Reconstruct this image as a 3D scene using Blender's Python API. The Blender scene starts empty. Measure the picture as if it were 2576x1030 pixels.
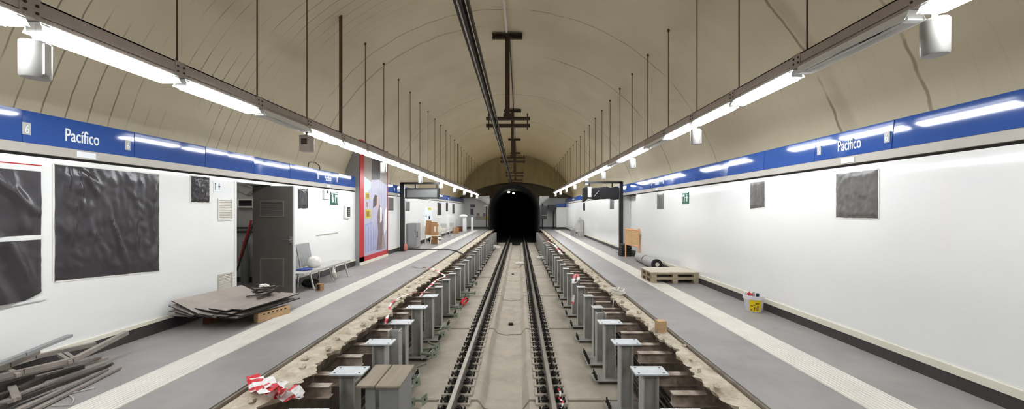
import bpy, math, random
from mathutils import Vector, Matrix, noise as mnoise
random.seed(7)
sc = bpy.context.scene
COL = sc.collection
F = 940.0; CX = 1306.0; CY = 529.0; EYE = 1.8
XL = -5.3; XR = 4.42; TC = -0.25          # wall faces, track centre
SLAB = -1.2                                # track slab top
YEND = 34.0; Y0 = -6.0

def at(x, y, z=0.0):
    """pixel + known height -> world point"""
    Y = F*(EYE-z)/(y-CY)
    return Vector(((x-CX)*Y/F, Y, z))
def wallY(x, X):
    return F*X/(x-CX)
def nz(x, y=0.0, z=0.0):
    return mnoise.noise(Vector((x, y, z)))

# ------------------------------------------------------------------ materials
def s2l(c):
    return tuple(((v/255)/12.92 if v/255 <= .04045 else ((v/255+.055)/1.055)**2.4) for v in c)
def mat(name, col, rough=.6, metal=0., var=.0, vscale=4., col2=None, bump=0., bscale=30., spec=.5, stretch=(1,1,1), coat=0.):
    m = bpy.data.materials.new(name); m.use_nodes = True
    nt = m.node_tree; b = nt.nodes['Principled BSDF']
    c1 = s2l(col)+(1,)
    b.inputs['Base Color'].default_value = c1
    b.inputs['Roughness'].default_value = rough
    b.inputs['Metallic'].default_value = metal
    b.inputs['Specular IOR Level'].default_value = spec
    b.inputs['Coat Weight'].default_value = coat
    tc = nt.nodes.new('ShaderNodeTexCoord'); mp = nt.nodes.new('ShaderNodeMapping')
    mp.inputs['Scale'].default_value = stretch
    nt.links.new(tc.outputs['Object'], mp.inputs['Vector'])
    if var > 0 or col2:
        n = nt.nodes.new('ShaderNodeTexNoise'); n.inputs['Scale'].default_value = vscale
        n.inputs['Detail'].default_value = 6; n.inputs['Roughness'].default_value = .65
        nt.links.new(mp.outputs['Vector'], n.inputs['Vector'])
        r = nt.nodes.new('ShaderNodeValToRGB')
        c2 = s2l(col2)+(1,) if col2 else tuple(v*(1-var) for v in c1[:3])+(1,)
        r.color_ramp.elements[0].position = .32; r.color_ramp.elements[1].position = .62
        r.color_ramp.elements[0].color = c2; r.color_ramp.elements[1].color = c1
        nt.links.new(n.outputs['Fac'], r.inputs['Fac'])
        nt.links.new(r.outputs['Color'], b.inputs['Base Color'])
    if bump > 0:
        n2 = nt.nodes.new('ShaderNodeTexNoise'); n2.inputs['Scale'].default_value = bscale
        n2.inputs['Detail'].default_value = 5
        nt.links.new(mp.outputs['Vector'], n2.inputs['Vector'])
        bp = nt.nodes.new('ShaderNodeBump'); bp.inputs['Strength'].default_value = bump
        bp.inputs['Distance'].default_value = .02
        nt.links.new(n2.outputs['Fac'], bp.inputs['Height'])
        nt.links.new(bp.outputs['Normal'], b.inputs['Normal'])
    return m
def emit(name, col, strength):
    m = bpy.data.materials.new(name); m.use_nodes = True
    nt = m.node_tree; nt.nodes.remove(nt.nodes['Principled BSDF'])
    e = nt.nodes.new('ShaderNodeEmission'); e.inputs['Color'].default_value = s2l(col)+(1,)
    e.inputs['Strength'].default_value = strength
    nt.links.new(e.outputs[0], nt.nodes['Material Output'].inputs['Surface'])
    return m

M = {}
M['wall'] = mat('white_vitreous_panel', (234,234,231), .07, 0, .03, .5, bump=.035, bscale=.9)
M['cream'] = mat('cream_strip', (226,221,203), .5, 0, .08, 3)
M['baseboard'] = mat('dark_plinth', (62,57,56), .5, 0, .25, 4, bump=.1)
M['floor'] = mat('grey_rubber_floor', (151,147,144), .42, 0, .22, 1.3, bump=.06, bscale=60)
M['tactile'] = mat('white_tactile', (226,221,212), .5, 0, .1, 3)
M['joint_strip'] = mat('joint_strip', (138,128,114), .85, 0, .4, 6)
M['dark_joint'] = mat('dark_joint', (58,54,50), .8)
M['slab'] = mat('track_slab', (182,173,157), .85, 0, .22, 2.2, bump=.35, bscale=25)
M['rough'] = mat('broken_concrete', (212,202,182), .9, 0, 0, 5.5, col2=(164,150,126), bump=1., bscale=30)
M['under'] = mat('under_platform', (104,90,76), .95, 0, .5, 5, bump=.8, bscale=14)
M['steel'] = mat('galvanised_steel', (182,181,176), .45, .0, .16, 5, bump=.05)
M['plate'] = mat('bare_plate', (206,210,212), .42, .0, .12, 14)
M['rust'] = mat('mill_scale_beam', (186,172,158), .6, .05, 0, 6, col2=(128,112,96), bump=.15)
M['bolt'] = mat('dark_bolt', (58,52,47), .5, .6, .2, 12)
M['railtop'] = mat('rail_steel', (176,168,158), .34, .6, .2, 7, stretch=(1,.1,1))
M['railside'] = mat('rail_side', (112,102,92), .65, .3, .25, 6)
M['clip'] = mat('clip_iron', (52,45,40), .6, .4, .3, 9)
M['pad'] = mat('bearing_plate', (184,175,160), .8, .0, .15, 10, bump=.2)
M['beige_metal'] = mat('light_rail_paint', (166,155,145), .45, .2, .08, 5)
M['white_metal'] = mat('white_enamel', (226,226,222), .35, 0, .04, 4)
M['speaker'] = mat('speaker_shell', (158,156,151), .4, .1, .06, 5)
M['rod'] = mat('hanger_rod', (96,78,58), .55, .3, .2, 9)
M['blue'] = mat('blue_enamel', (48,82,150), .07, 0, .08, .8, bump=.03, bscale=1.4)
M['blue_dark'] = mat('navy_and_shaded_blue', (34,48,86), .25, 0, .1, 2)  # navy paint, also the far fascia blue with shade put in
M['letter'] = mat('white_letter', (226,230,232), .4)
M['trim'] = mat('grey_trim', (178,172,162), .45, .1, .08, 2)
M['black_plastic'] = mat('black_polythene', (62,58,61), .27, 0, .3, 2, bump=.1, bscale=5)
M['bin_liner'] = mat('black_bin_liner', (34,33,35), .3, 0, .25, 3, bump=.35, bscale=8)
M['grey_plastic'] = mat('grey_polythene', (108,105,102), .34, 0, .3, 5, bump=.2, bscale=7)
M['paper'] = mat('white_paper_edge', (222,220,214), .6)
M['red'] = mat('red_paint', (186,36,42), .4, 0, .08, 3)
M['redtape'] = mat('red_tape', (205,38,46), .45)
M['whitetape'] = mat('white_tape', (236,232,230), .45)
M['door'] = mat('charcoal_door', (98,92,87), .42, .1, .15, 4)
M['door_trim'] = mat('door_trim', (128,122,115), .4, .1, .1, 5)
M['doorframe'] = mat('white_edge', (226,226,222), .4)
M['chrome'] = mat('chrome', (210,210,208), .2, .9)
M['vent'] = mat('beige_vent', (196,190,176), .5)
M['wood'] = mat('raw_timber', (208,174,130), .7, 0, .3, 5, stretch=(1,.2,4), bump=.15)
M['wooddark'] = mat('timber_end', (112,66,36), .8, 0, .3, 9)
M['pale_wood'] = mat('pallet_timber', (176,160,134), .75, 0, .28, 5, stretch=(.4,3,3), bump=.15)
M['grey_wood'] = mat('weathered_timber', (158,146,128), .75, 0, .22, 4, stretch=(3,.4,3), bump=.1)
M['ply'] = mat('board_top', (206,196,178), .6, 0, .12, 3)
M['sheet'] = mat('weathered_sheet', (166,155,146), .5, .15, .2, 2.2, bump=.05)
M['sheetedge'] = mat('sheet_edge', (40,36,33), .6, .2)
M['scrap'] = mat('scrap_steel', (160,150,142), .5, .25, .3, 5, bump=.1)
M['darkscrap'] = mat('dark_scrap', (70,62,56), .6, .2, .3, 7)
M['catenary'] = mat('sooty_bar', (48,38,32), .55, .3, .3, 4)
M['bracket'] = mat('bracket_brown', (70,56,42), .6, .3, .25, 6)
M['orange'] = mat('orange_paint', (236,176,126), .5, 0, .12, 4)
M['tan'] = mat('tan_board', (218,180,130), .65, 0, .2, 5)
M['black'] = mat('black_paint', (28,28,28), .4, 0, .15, 5)
M['screen'] = mat('grey_screen', (126,128,126), .3, 0, .12, 1.5)
M['bucket'] = mat('white_bucket', (224,220,222), .4, 0, .05, 5)
M['yellow'] = mat('yellow_label', (236,208,22), .45)
M['brownink'] = mat('brown_ink', (120,72,20), .5)
M['rollgrey'] = mat('grey_roll', (170,169,166), .75, 0, .12, 12, bump=.1)
M['rollblack'] = mat('black_roll', (34,33,33), .8)
M['cloth'] = mat('white_cloth', (226,222,214), .8, 0, .1, 6, bump=.3)
M['green'] = mat('green_primer', (150,162,142), .5, .15, .3, 8)
M['greensign'] = mat('green_sign', (22,92,66), .35)
M['greycab'] = mat('grey_cabinet', (150,151,150), .5, .1, .08, 4)
M['card'] = mat('cardboard', (170,128,88), .8, 0, .15, 5)
M['tunnel'] = mat('shaded_tunnel_black', (17,16,15), .9, 0, .4, 1.5, bump=.3)  # near-black with the tunnel's shade put into it
M['plank'] = mat('yellow_plank', (150,134,94), .75, 0, .25, 2, stretch=(1,1,.3))
M['soffit'] = mat('brown_soffit', (122,108,86), .8, 0, .2, 1)
M['endwall'] = mat('end_wall_grey', (196,197,195), .35, 0, .06, 1)
M['blue_cloth'] = mat('blue_cloth', (52,70,140), .8)
M['pinkbag'] = mat('clear_bag', (205,120,110), .4)
M['lilac'] = mat('poster_lilac', (184,182,200), .4, 0, .25, 3, stretch=(1,2,.5))
M['sky'] = mat('poster_sky', (186,208,222), .4, 0, .1, 2)
M['mauve'] = mat('poster_mauve', (132,112,116), .45, 0, .25, 4)
M['stone'] = mat('poster_stone', (164,152,142), .45, 0, .2, 3, stretch=(1,3,.4))
M['skin'] = mat('poster_skin', (202,170,148), .45)
M['darkposter'] = mat('poster_dark', (78,72,76), .45, 0, .3, 3)
M['olive'] = mat('poster_yellow', (190,178,60), .45)
M['periwinkle'] = mat('poster_blue', (150,160,206), .45, 0, .2, 3)
M['tube'] = emit('lamp_tube', (246,250,255), 40.0)
M['opal'] = emit('opal_diffuser', (246,250,255), 1.6)
M['tubeoff'] = mat('dead_tube', (200,200,196), .3)
M['tube_dim'] = emit('store_fill_tube', (255,248,240), 8.0)
M['bulb'] = emit('tunnel_bulb', (255,250,240), 12.0)
M['amber'] = emit('amber_bulb', (255,214,120), 4.0)
M['cable'] = mat('cable_black', (44,42,40), .6)
M['whitecable'] = mat('cable_white', (224,220,212), .6)

# vault: pale render over boarding, thin seams every 0.235 m and old water stains along the ring joints
def vault_material():
    m = bpy.data.materials.new('vault_lining'); m.use_nodes = True
    nt = m.node_tree; N = nt.nodes; L = nt.links; b = N['Principled BSDF']
    b.inputs['Roughness'].default_value = .62
    tc = N.new('ShaderNodeTexCoord'); sep = N.new('ShaderNodeSeparateXYZ')
    L.new(tc.outputs['Object'], sep.inputs[0])
    def math_(op, a, bb=None, c=None):
        n = N.new('ShaderNodeMath'); n.operation = op
        for i, v in enumerate((a, bb, c)):
            if v is None: continue
            if isinstance(v, (int, float)): n.inputs[i].default_value = v
            else: L.new(v, n.inputs[i])
        return n.outputs[0]
    def noise_(scale, detail=4, vec=None):
        n = N.new('ShaderNodeTexNoise'); n.inputs['Scale'].default_value = scale; n.inputs['Detail'].default_value = detail
        L.new(vec or tc.outputs['Object'], n.inputs['Vector']); return n.outputs['Fac']
    def sstep(v, lo, hi):
        n = N.new('ShaderNodeMapRange'); n.interpolation_type = 'SMOOTHSTEP'
        n.inputs['From Min'].default_value = lo; n.inputs['From Max'].default_value = hi
        L.new(v, n.inputs['Value']); return n.outputs['Result']
    X, Y = sep.outputs['X'], sep.outputs['Y']
    wob = math_('MULTIPLY_ADD', noise_(.9, 3), .10, Y)
    fr = math_('FRACT', math_('DIVIDE', wob, .235))
    seam = sstep(math_('ABSOLUTE', math_('SUBTRACT', fr, .5)), .44, .5)
    left = sstep(X, -1.0, -2.6)          # boarded flank on the left, nearest the camera
    near = sstep(Y, 9.5, 6.0)
    patch = sstep(noise_(.8, 3), .36, .6)
    seam = math_('MULTIPLY', math_('MULTIPLY', seam, math_('MULTIPLY_ADD', math_('MULTIPLY', left, near), .72, .06)), patch)
    stain = None
    for (yy, w, side, amp) in ((4.5,.03,1,.6),(5.75,.035,1,.65),(5.60,.16,1,.22),(9.4,.025,0,.55),(12.1,.05,1,.5),(10.2,.05,-1,.4),(16.3,.06,0,.35),(2.7,.04,1,.5),(21.0,.1,0,.3)):
        d = math_('ABSOLUTE', math_('SUBTRACT', math_('MULTIPLY_ADD', noise_(1.7, 3), .16, Y), yy+.08))
        s = sstep(d, w, w*.25)
        if side > 0: s = math_('MULTIPLY', s, sstep(X, .2, 1.6))
        if side < 0: s = math_('MULTIPLY', s, sstep(X, -.6, -2.0))
        s = math_('MULTIPLY', math_('MULTIPLY', s, amp), sstep(noise_(1.3, 5), .30, .50))
        stain = s if stain is None else math_('MAXIMUM', stain, s)
    cloud = N.new('ShaderNodeValToRGB'); cloud.color_ramp.elements[0].position = .3; cloud.color_ramp.elements[1].position = .7
    cloud.color_ramp.elements[0].color = s2l((196,184,158))+(1,); cloud.color_ramp.elements[1].color = s2l((212,202,176))+(1,)
    L.new(noise_(.55, 5), cloud.inputs['Fac'])
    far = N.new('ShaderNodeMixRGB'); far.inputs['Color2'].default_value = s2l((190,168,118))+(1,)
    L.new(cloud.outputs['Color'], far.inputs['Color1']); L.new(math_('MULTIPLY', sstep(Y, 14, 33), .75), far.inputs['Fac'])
    a = N.new('ShaderNodeMixRGB'); a.inputs['Color2'].default_value = s2l((78,62,44))+(1,)
    L.new(far.outputs['Color'], a.inputs['Color1']); L.new(seam, a.inputs['Fac'])
    c = N.new('ShaderNodeMixRGB'); c.inputs['Color2'].default_value = s2l((92,70,38))+(1,)
    L.new(a.outputs['Color'], c.inputs['Color1']); L.new(stain, c.inputs['Fac'])
    L.new(c.outputs['Color'], b.inputs['Base Color'])
    bp = N.new('ShaderNodeBump'); bp.inputs['Strength'].default_value = .12; bp.inputs['Distance'].default_value = .03
    L.new(noise_(2.2, 4), bp.inputs['Height']); L.new(bp.outputs['Normal'], b.inputs['Normal'])
    return m
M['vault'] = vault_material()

# ------------------------------------------------------------------ mesh builder
class MB:
    def __init__(s): s.v = []; s.f = []; s.m = []
    def add(s, vs, fs, m=0):
        o = len(s.v); s.v += [Vector(v) for v in vs]
        for f in fs: s.f.append(tuple(i+o for i in f)); s.m.append(m)
        return s
    def box(s, x0, x1, y0, y1, z0, z1, m=0):
        vs = [(x,y,z) for z in (z0,z1) for y in (y0,y1) for x in (x0,x1)]
        return s.add(vs, [(0,2,3,1),(4,5,7,6),(0,1,5,4),(2,6,7,3),(0,4,6,2),(1,3,7,5)], m)
    def bar(s, p, q, w, h, m=0, up=(0,0,1), roll=0.):
        p, q = Vector(p), Vector(q); d = (q-p).normalized(); u = Vector(up)
        if abs(d.dot(u)) > .98: u = Vector((0,1,0))
        a = d.cross(u).normalized(); b = a.cross(d).normalized()
        if roll: a, b = a*math.cos(roll)+b*math.sin(roll), b*math.cos(roll)-a*math.sin(roll)
        vs = [c+a*i*w/2+b*j*h/2 for c in (p,q) for j in (-1,1) for i in (-1,1)]
        return s.add(vs, [(0,1,3,2),(4,6,7,5),(0,4,5,1),(2,3,7,6),(0,2,6,4),(1,5,7,3)], m)
    def tube(s, pts, r, n=8, m=0, cap=True):
        pts = [Vector(p) for p in pts]; rings = []; ref = None
        for i, p in enumerate(pts):
            d = (pts[min(i+1,len(pts)-1)]-pts[max(i-1,0)]).normalized()
            if ref is None:
                ref = d.cross(Vector((0,0,1)))
                if ref.length < .05: ref = d.cross(Vector((1,0,0)))
            a = (ref - d*ref.dot(d)).normalized(); ref = a; b = d.cross(a)
            rr = r[i] if isinstance(r, (list, tuple)) else r
            rings.append([p+a*rr*math.cos(2*math.pi*k/n)+b*rr*math.sin(2*math.pi*k/n) for k in range(n)])
        vs = [v for rg in rings for v in rg]; fs = []
        for i in range(len(pts)-1):
            for k in range(n):
                fs.append((i*n+k, i*n+(k+1)%n, (i+1)*n+(k+1)%n, (i+1)*n+k))
        if cap: fs += [tuple(range(n-1,-1,-1)), tuple(range((len(pts)-1)*n, len(pts)*n))]
        return s.add(vs, fs, m)
    def lathe(s, prof, c=(0,0,0), n=20, m=0, mats=None):
        c = Vector(c); vs = []
        for (r, z) in prof: vs += [c+Vector((r*math.cos(2*math.pi*k/n), r*math.sin(2*math.pi*k/n), z)) for k in range(n)]
        o = len(s.v); s.v += vs
        for i in range(len(prof)-1):
            for k in range(n):
                s.f.append(tuple(o+j for j in (i*n+k, i*n+(k+1)%n, (i+1)*n+(k+1)%n, (i+1)*n+k))); s.m.append(mats[i] if mats else m)
        for i, rev in ((0, True), (len(prof)-1, False)):
            if prof[i][0] > 1e-4:
                idx = [o+i*n+k for k in range(n)]
                s.f.append(tuple(reversed(idx)) if rev else tuple(idx)); s.m.append((mats[min(i, len(mats)-1)] if mats else m))
        return s
    def grid(s, fn, us, vs_, m=0, mf=None):
        o = len(s.v); nu, nv = len(us), len(vs_)
        s.v += [Vector(fn(u, v)) for u in us for v in vs_]
        for i in range(nu-1):
            for j in range(nv-1):
                s.f.append((o+i*nv+j, o+(i+1)*nv+j, o+(i+1)*nv+j+1, o+i*nv+j+1)); s.m.append(mf(i,j) if mf else m)
        return s
    def prism(s, poly, fn, t, m=0):
        """poly in 2-D, fn(a,b,depth) -> point"""
        n = len(poly)
        vs = [fn(a,b,0) for a,b in poly]+[fn(a,b,t) for a,b in poly]
        return s.add(vs, [tuple(range(n-1,-1,-1)), tuple(range(n,2*n))]+[(i,(i+1)%n,n+(i+1)%n,n+i) for i in range(n)], m)
WL = {}
def wl(o): return WL.get(o.name, Vector((0,0,0)))
def build(name, mb, mats, parent=None, origin=None, smooth=False, bevel=0.):
    me = bpy.data.meshes.new(name)
    org = wl(parent) if parent else (Vector(origin) if origin is not None else Vector((0,0,0)))
    me.from_pydata([tuple(v-org) for v in mb.v], [], mb.f)
    if not isinstance(mats, (list, tuple)): mats = [mats]
    for k in mats: me.materials.append(M[k])
    me.polygons.foreach_set('material_index', mb.m)
    if smooth: me.polygons.foreach_set('use_smooth', [True]*len(mb.f))
    me.update()
    o = bpy.data.objects.new(name, me); COL.objects.link(o)
    if parent: o.parent = parent; WL[o.name] = org
    else: o.location = org; WL[o.name] = org
    if bevel:
        bm = o.modifiers.new('bevel', 'BEVEL'); bm.width = bevel; bm.segments = 2; bm.limit_method = 'ANGLE'
    if smooth:
        try: me.set_sharp_from_angle(angle=math.radians(40))
        except Exception: pass
    return o
def tag(o, label, cat, group=None):
    o['label'] = label; o['category'] = cat
    if group: o['group'] = group
    return o
def thing(name, label, cat, loc=(0,0,0), group=None):
    o = bpy.data.objects.new(name, None); COL.objects.link(o); o.location = loc; o.empty_display_size = .1
    WL[o.name] = Vector(loc); return tag(o, label, cat, group)
def struct(name, mb, mats, **k):
    o = build(name, mb, mats, **k); o['kind'] = 'structure'; return o
def single(name, label, cat, mb, mats, group=None, origin=None, **k):
    if origin is None:
        n = len(mb.v); origin = (sum(v.x for v in mb.v)/n, sum(v.y for v in mb.v)/n, min(v.z for v in mb.v))
    return tag(build(name, mb, mats, origin=origin, **k), label, cat, group)
def dup(root, loc, label=None, group=None):
    def cp(o, par):
        c = o.copy(); COL.objects.link(c)
        if par: c.parent = par
        for ch in kids.get(o.name, []): cp(ch, c)
        return c
    kids = {}
    def walk(o):
        kids[o.name] = list(o.children)
        for ch in o.children: walk(ch)
    walk(root); r = cp(root, None); r.location = loc; WL[r.name] = Vector(loc)
    if label: r['label'] = label
    if group: r['group'] = group
    return r
ORD = ['first','second','third','fourth','fifth','sixth','seventh','eighth','ninth','tenth','eleventh','twelfth','thirteenth','fourteenth','fifteenth','sixteenth','seventeenth','eighteenth','nineteenth','twentieth']
def span(a, b, st):
    n = max(1, int(round((b-a)/st))); return [a+(b-a)*i/n for i in range(n+1)]

# ------------------------------------------------------------------ setting: floors, walls, vault
EL, ER = -2.81, 2.28      # paving edges
def platform(name, x0, x1):
    struct(name, MB().box(x0, x1, Y0, 36.2, -.14, 0.), 'floor')
platform('floor_left', XL-.02, EL); platform('floor_right', ER, XR+.02)
struct('trim_1', MB().box(EL, EL+.03, Y0, 36.2, -.14, -.012), 'joint_strip')
struct('trim_2', MB().box(ER-.03, ER, Y0, 36.2, -.14, -.012), 'joint_strip')

def tactile(name, x0, x1):
    mb = MB().box(x0, x1, Y0, 33.6, -.05, .006)
    n = 10; w = (x1-x0)/n
    for i in range(n): mb.box(x0+i*w+w*.22, x0+i*w+w*.78, Y0, 33.6, .004, .011)
    return struct(name, mb, 'tactile')
tactile('trim_3', -4.07, -3.63); tactile('trim_4', 3.14, 3.59)

# left wall with a store-room doorway
DA, DB, DH = 7.0, 7.96, 2.33
wl_ = MB().box(XL-.36, XL, Y0, DA, .22, 2.385).box(XL-.36, XL, DB, 36.2, .22, 2.385).box(XL-.36, XL, DA, DB, DH, 2.385)
wl_.box(XL-.36, XL, Y0, DA, 0, .22).box(XL-.36, XL, DB, 36.2, 0, .22)
struct('wall_left', wl_, 'wall')
struct('baseboard_left', MB().box(XL, XL+.012, Y0, DA-.06, 0, .165).box(XL, XL+.012, DB+.06, 36.0, 0, .165), 'baseboard')
struct('trim_5', MB().box(XL, XL+.02, Y0, DA-.06, .165, .215).box(XL, XL+.02, DB+.06, 36.0, .165, .215), 'cream')
NA, NB = 14.13, 15.9
wr_ = MB().box(XR, XR+.4, Y0, NA, 0, 2.385).box(XR, XR+.4, NB, 36.2, 0, 2.385).box(XR+.32, XR+.4, NA, NB, 0, 2.385)
struct('wall_right', wr_, 'wall')
struct('baseboard_right', MB().box(XR-.012, XR, Y0, NA, 0, .135).box(XR-.012, XR, NB, 36.0, 0, .135).box(XR+.31, XR+.32, NA, NB, 0, .135), 'baseboard')
struct('trim_6', MB().box(XR-.02, XR, Y0, NA, .135, .215).box(XR-.02, XR, NB, 36.0, .135, .215), 'cream')
# grey carrier rail behind the blue fascia
PA, PB = 12.07, 14.62
struct('trim_7', MB().box(XL-.40, XL+.015, Y0, PA, 2.42, 2.53).box(XL-.40, XL+.015, PB, 36.2, 2.42, 2.53).box(XL-.40, XL-.08, Y0, 36.2, 2.53, 2.84), 'trim')
struct('trim_8', MB().box(XR-.015, XR+.40, Y0, 36.2, 2.42, 2.53).box(XR+.08, XR+.40, Y0, 36.2, 2.53, 2.84), 'trim')
struct('trim_9', MB().box(XL-.36, XL-.05, Y0, 36.2, 2.385, 2.43).box(XR+.05, XR+.40, Y0, 36.2, 2.385, 2.43), 'dark_joint')

VC, VZ, VR = -.335, 1.29, 5.57
def vault_z(x): return VZ+math.sqrt(max(0, VR*VR-(x-VC)**2))
a0, a1 = math.radians(12), math.radians(168)
va = MB().grid(lambda u, v: (VC+VR*math.cos(u), v, VZ+VR*math.sin(u)), [a0+(a1-a0)*i/72 for i in range(73)], span(Y0, YEND+.4, .8))
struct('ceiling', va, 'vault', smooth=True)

# closing wall behind the photographer
struct('wall_back', MB().box(-6.2, 5.6, Y0-.2, Y0, -1.5, 7.2), 'wall')

# store room behind the open door
cl = MB().box(-8.1,-8.0,6.2,9.4,0,2.6).box(-8.1,XL-.36,6.1,6.2,0,2.6).box(-8.1,XL-.36,9.3,9.4,0,2.6).box(-8.1,XL-.36,6.1,9.4,2.6,2.7)
struct('wall_storeroom', cl, 'endwall')
struct('floor_storeroom', MB().box(-8.1, XL-.02, 6.1, 9.4, -.1, 0.), 'floor')
struct('trim_10', MB().box(-8.0, XL-.36, 9.285, 9.3, 0, .14), 'baseboard')

# ------------------------------------------------------------------ track bed
def bed_profile(u):
    """u = offset from the track centre"""
    a = abs(u)
    if a < .30: return SLAB-.17+.03*(a/.3)**2
    if a < .40: return SLAB-.14+.14*(a-.30)/.10
    if a < 1.05: return SLAB
    return SLAB-.005
us = [-2.7,-2.3,-1.9,-1.5,-1.2,-1.06,-1.04,-.9,-.75,-.6,-.5,-.41,-.38,-.34,-.30,-.22,-.14,-.06,.0,.06,.14,.22,.30,.34,.38,.41,.5,.6,.75,.9,1.04,1.06,1.2,1.5,1.9,2.3,2.7]
joints = [2.3+3.58*k for k in range(10)]
ys = sorted(set(span(Y0, 20, .12)+span(20, 33.0, .5)+[j+d for j in joints for d in (-.036,-.03,.03,.036)]))
def bed(u, y):
    z = bed_profile(u); a = abs(u)
    if a < .40:
        z += .035*nz(u*3.1, y*.9, 3.)+.018*nz(u*8, y*3.3, 5.)
        z += .035*max(0, math.sin(y*1.75+u*u*6))**6*(1 if a < .34 else .2)
    else:
        z += .006*nz(u*4, y*2, 9.)
    for j in joints:
        if abs(y-j) < .032 and (a < .62 or .98 < a < 2.0): z -= .08
    return (TC+u, y, z)
mb = MB().grid(bed, us, ys)
struct('floor_track', mb, 'slab', smooth=True)

struct('floor_tunnel', MB().box(TC-2.7, TC+2.7, 33.0, 62, SLAB-.3, SLAB-.01), 'tunnel')  # tunnel shadow is put into this floor's black colour
# under-platform retaining faces and broken concrete lip
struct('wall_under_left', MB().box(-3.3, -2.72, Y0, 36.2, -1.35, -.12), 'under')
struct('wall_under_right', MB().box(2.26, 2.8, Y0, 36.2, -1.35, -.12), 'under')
def lip(name, xe, xj, s):
    def fn(i, y):
        jag = xj + s*(.10*nz(y*1.3, i*.0, 1.7+s)+.09*nz(y*4.1, 2.2, s)+.06*nz(y*11., 1.2, s)+.035*nz(y*25., 3.2, s))
        prof = [(xe, -.045), (xe+(xj-xe)*.12, -.04), (xe+(jag-xe)*.4, -.03), (xe+(jag-xe)*.7, -.04), (jag-(-s)*.0, -.055), (jag-s*.03, -.10), (jag-s*.05, -.17), (jag+s*(-.14), -.27), (xe-s*(-.03)+0, -.42), (xe, -.62)]
        x, z = prof[i]
        k = 0 if i == 0 else 1
        x += k*.05*nz(y*8, i*1.3, s*4.)*(1 if i > 2 else .3)
        z += k*(.024*nz(y*5, i*.9, 7.+s)+.020*nz(y*15, i*2.1, 2.+s))
        return (x, y, z)
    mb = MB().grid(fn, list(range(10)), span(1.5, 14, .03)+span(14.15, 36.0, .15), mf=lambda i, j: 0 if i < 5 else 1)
    if s > 0: mb.f = [tuple(reversed(f)) for f in mb.f]
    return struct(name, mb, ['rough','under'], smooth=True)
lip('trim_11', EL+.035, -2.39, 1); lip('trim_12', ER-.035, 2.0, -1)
# s=+1 : lip grows towards +x on the left side, towards -x on the right

# ------------------------------------------------------------------ rails
def make_fastener():
    mb = MB()
    mb.box(-.245,.245,-.1,.1,-.03,.032,0)
    for sx in (-1,1):
        x = sx*.105
        mb.box(min(sx*.065,sx*.15),max(sx*.065,sx*.15),-.055,.055,.03,.055,1)
        mb.tube([(x,0,.03),(x,0,.125)],.017,6,1); mb.tube([(x,0,.075),(x,0,.1)],.032,6,1)
        mb.tube([(sx*.06,-.05,.062),(sx*.11,-.062,.09),(sx*.165,-.03,.06),(sx*.165,.03,.06),(sx*.11,.062,.09),(sx*.06,.05,.062)],.011,5,1)
        mb.tube([(sx*.195,.045,.03),(sx*.195,.045,.075)],.018,6,1); mb.tube([(sx*.195,-.045,.03),(sx*.195,-.045,.075)],.018,6,1)
    return mb
def make_rail(side, label):
    x = TC+side*.755
    r = thing('rail', label, 'rail', (x, 3.0, SLAB))
    prof = [(-.065,.03),(.065,.03),(.065,.042),(.02,.058),(.009,.07),(.009,.125),(.036,.137),(.036,.162),(.028,.17),(-.028,.17),(-.036,.162),(-.036,.137),(-.009,.125),(-.009,.07),(-.02,.058),(-.065,.042)]
    mb = MB(); n = len(prof)
    y0, y1 = 3.0, 58.0
    mb.v = [Vector((x+a, y, SLAB+b)) for y in (y0,y1) for a,b in prof]
    for i in range(n):
        mb.f.append((i,(i+1)%n,n+(i+1)%n,n+i)); mb.m.append(1 if i in (7,8,9) else 0)
    mb.f += [tuple(range(n-1,-1,-1)), tuple(range(n,2*n))]; mb.m += [0,0]
    build('rail_profile', mb, ['railside','railtop'], r)
    f = build('rail_fastener', make_fastener(), ['pad','clip'], r)
    # built about the origin: bring local again
    for v in f.data.vertices: v.co += Vector((x, 3.0, SLAB))
    f.location = (0, 2.2, 0)
    for k in range(1, 95):
        c = f.copy(); COL.objects.link(c); c.parent = r; c.location = (0, 2.2+.302*k, 0)
    return r
make_rail(-1, 'left running rail of the track, long steel rail with iron clips')
make_rail(1, 'right running rail of the track, long steel rail with iron clips')

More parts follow.
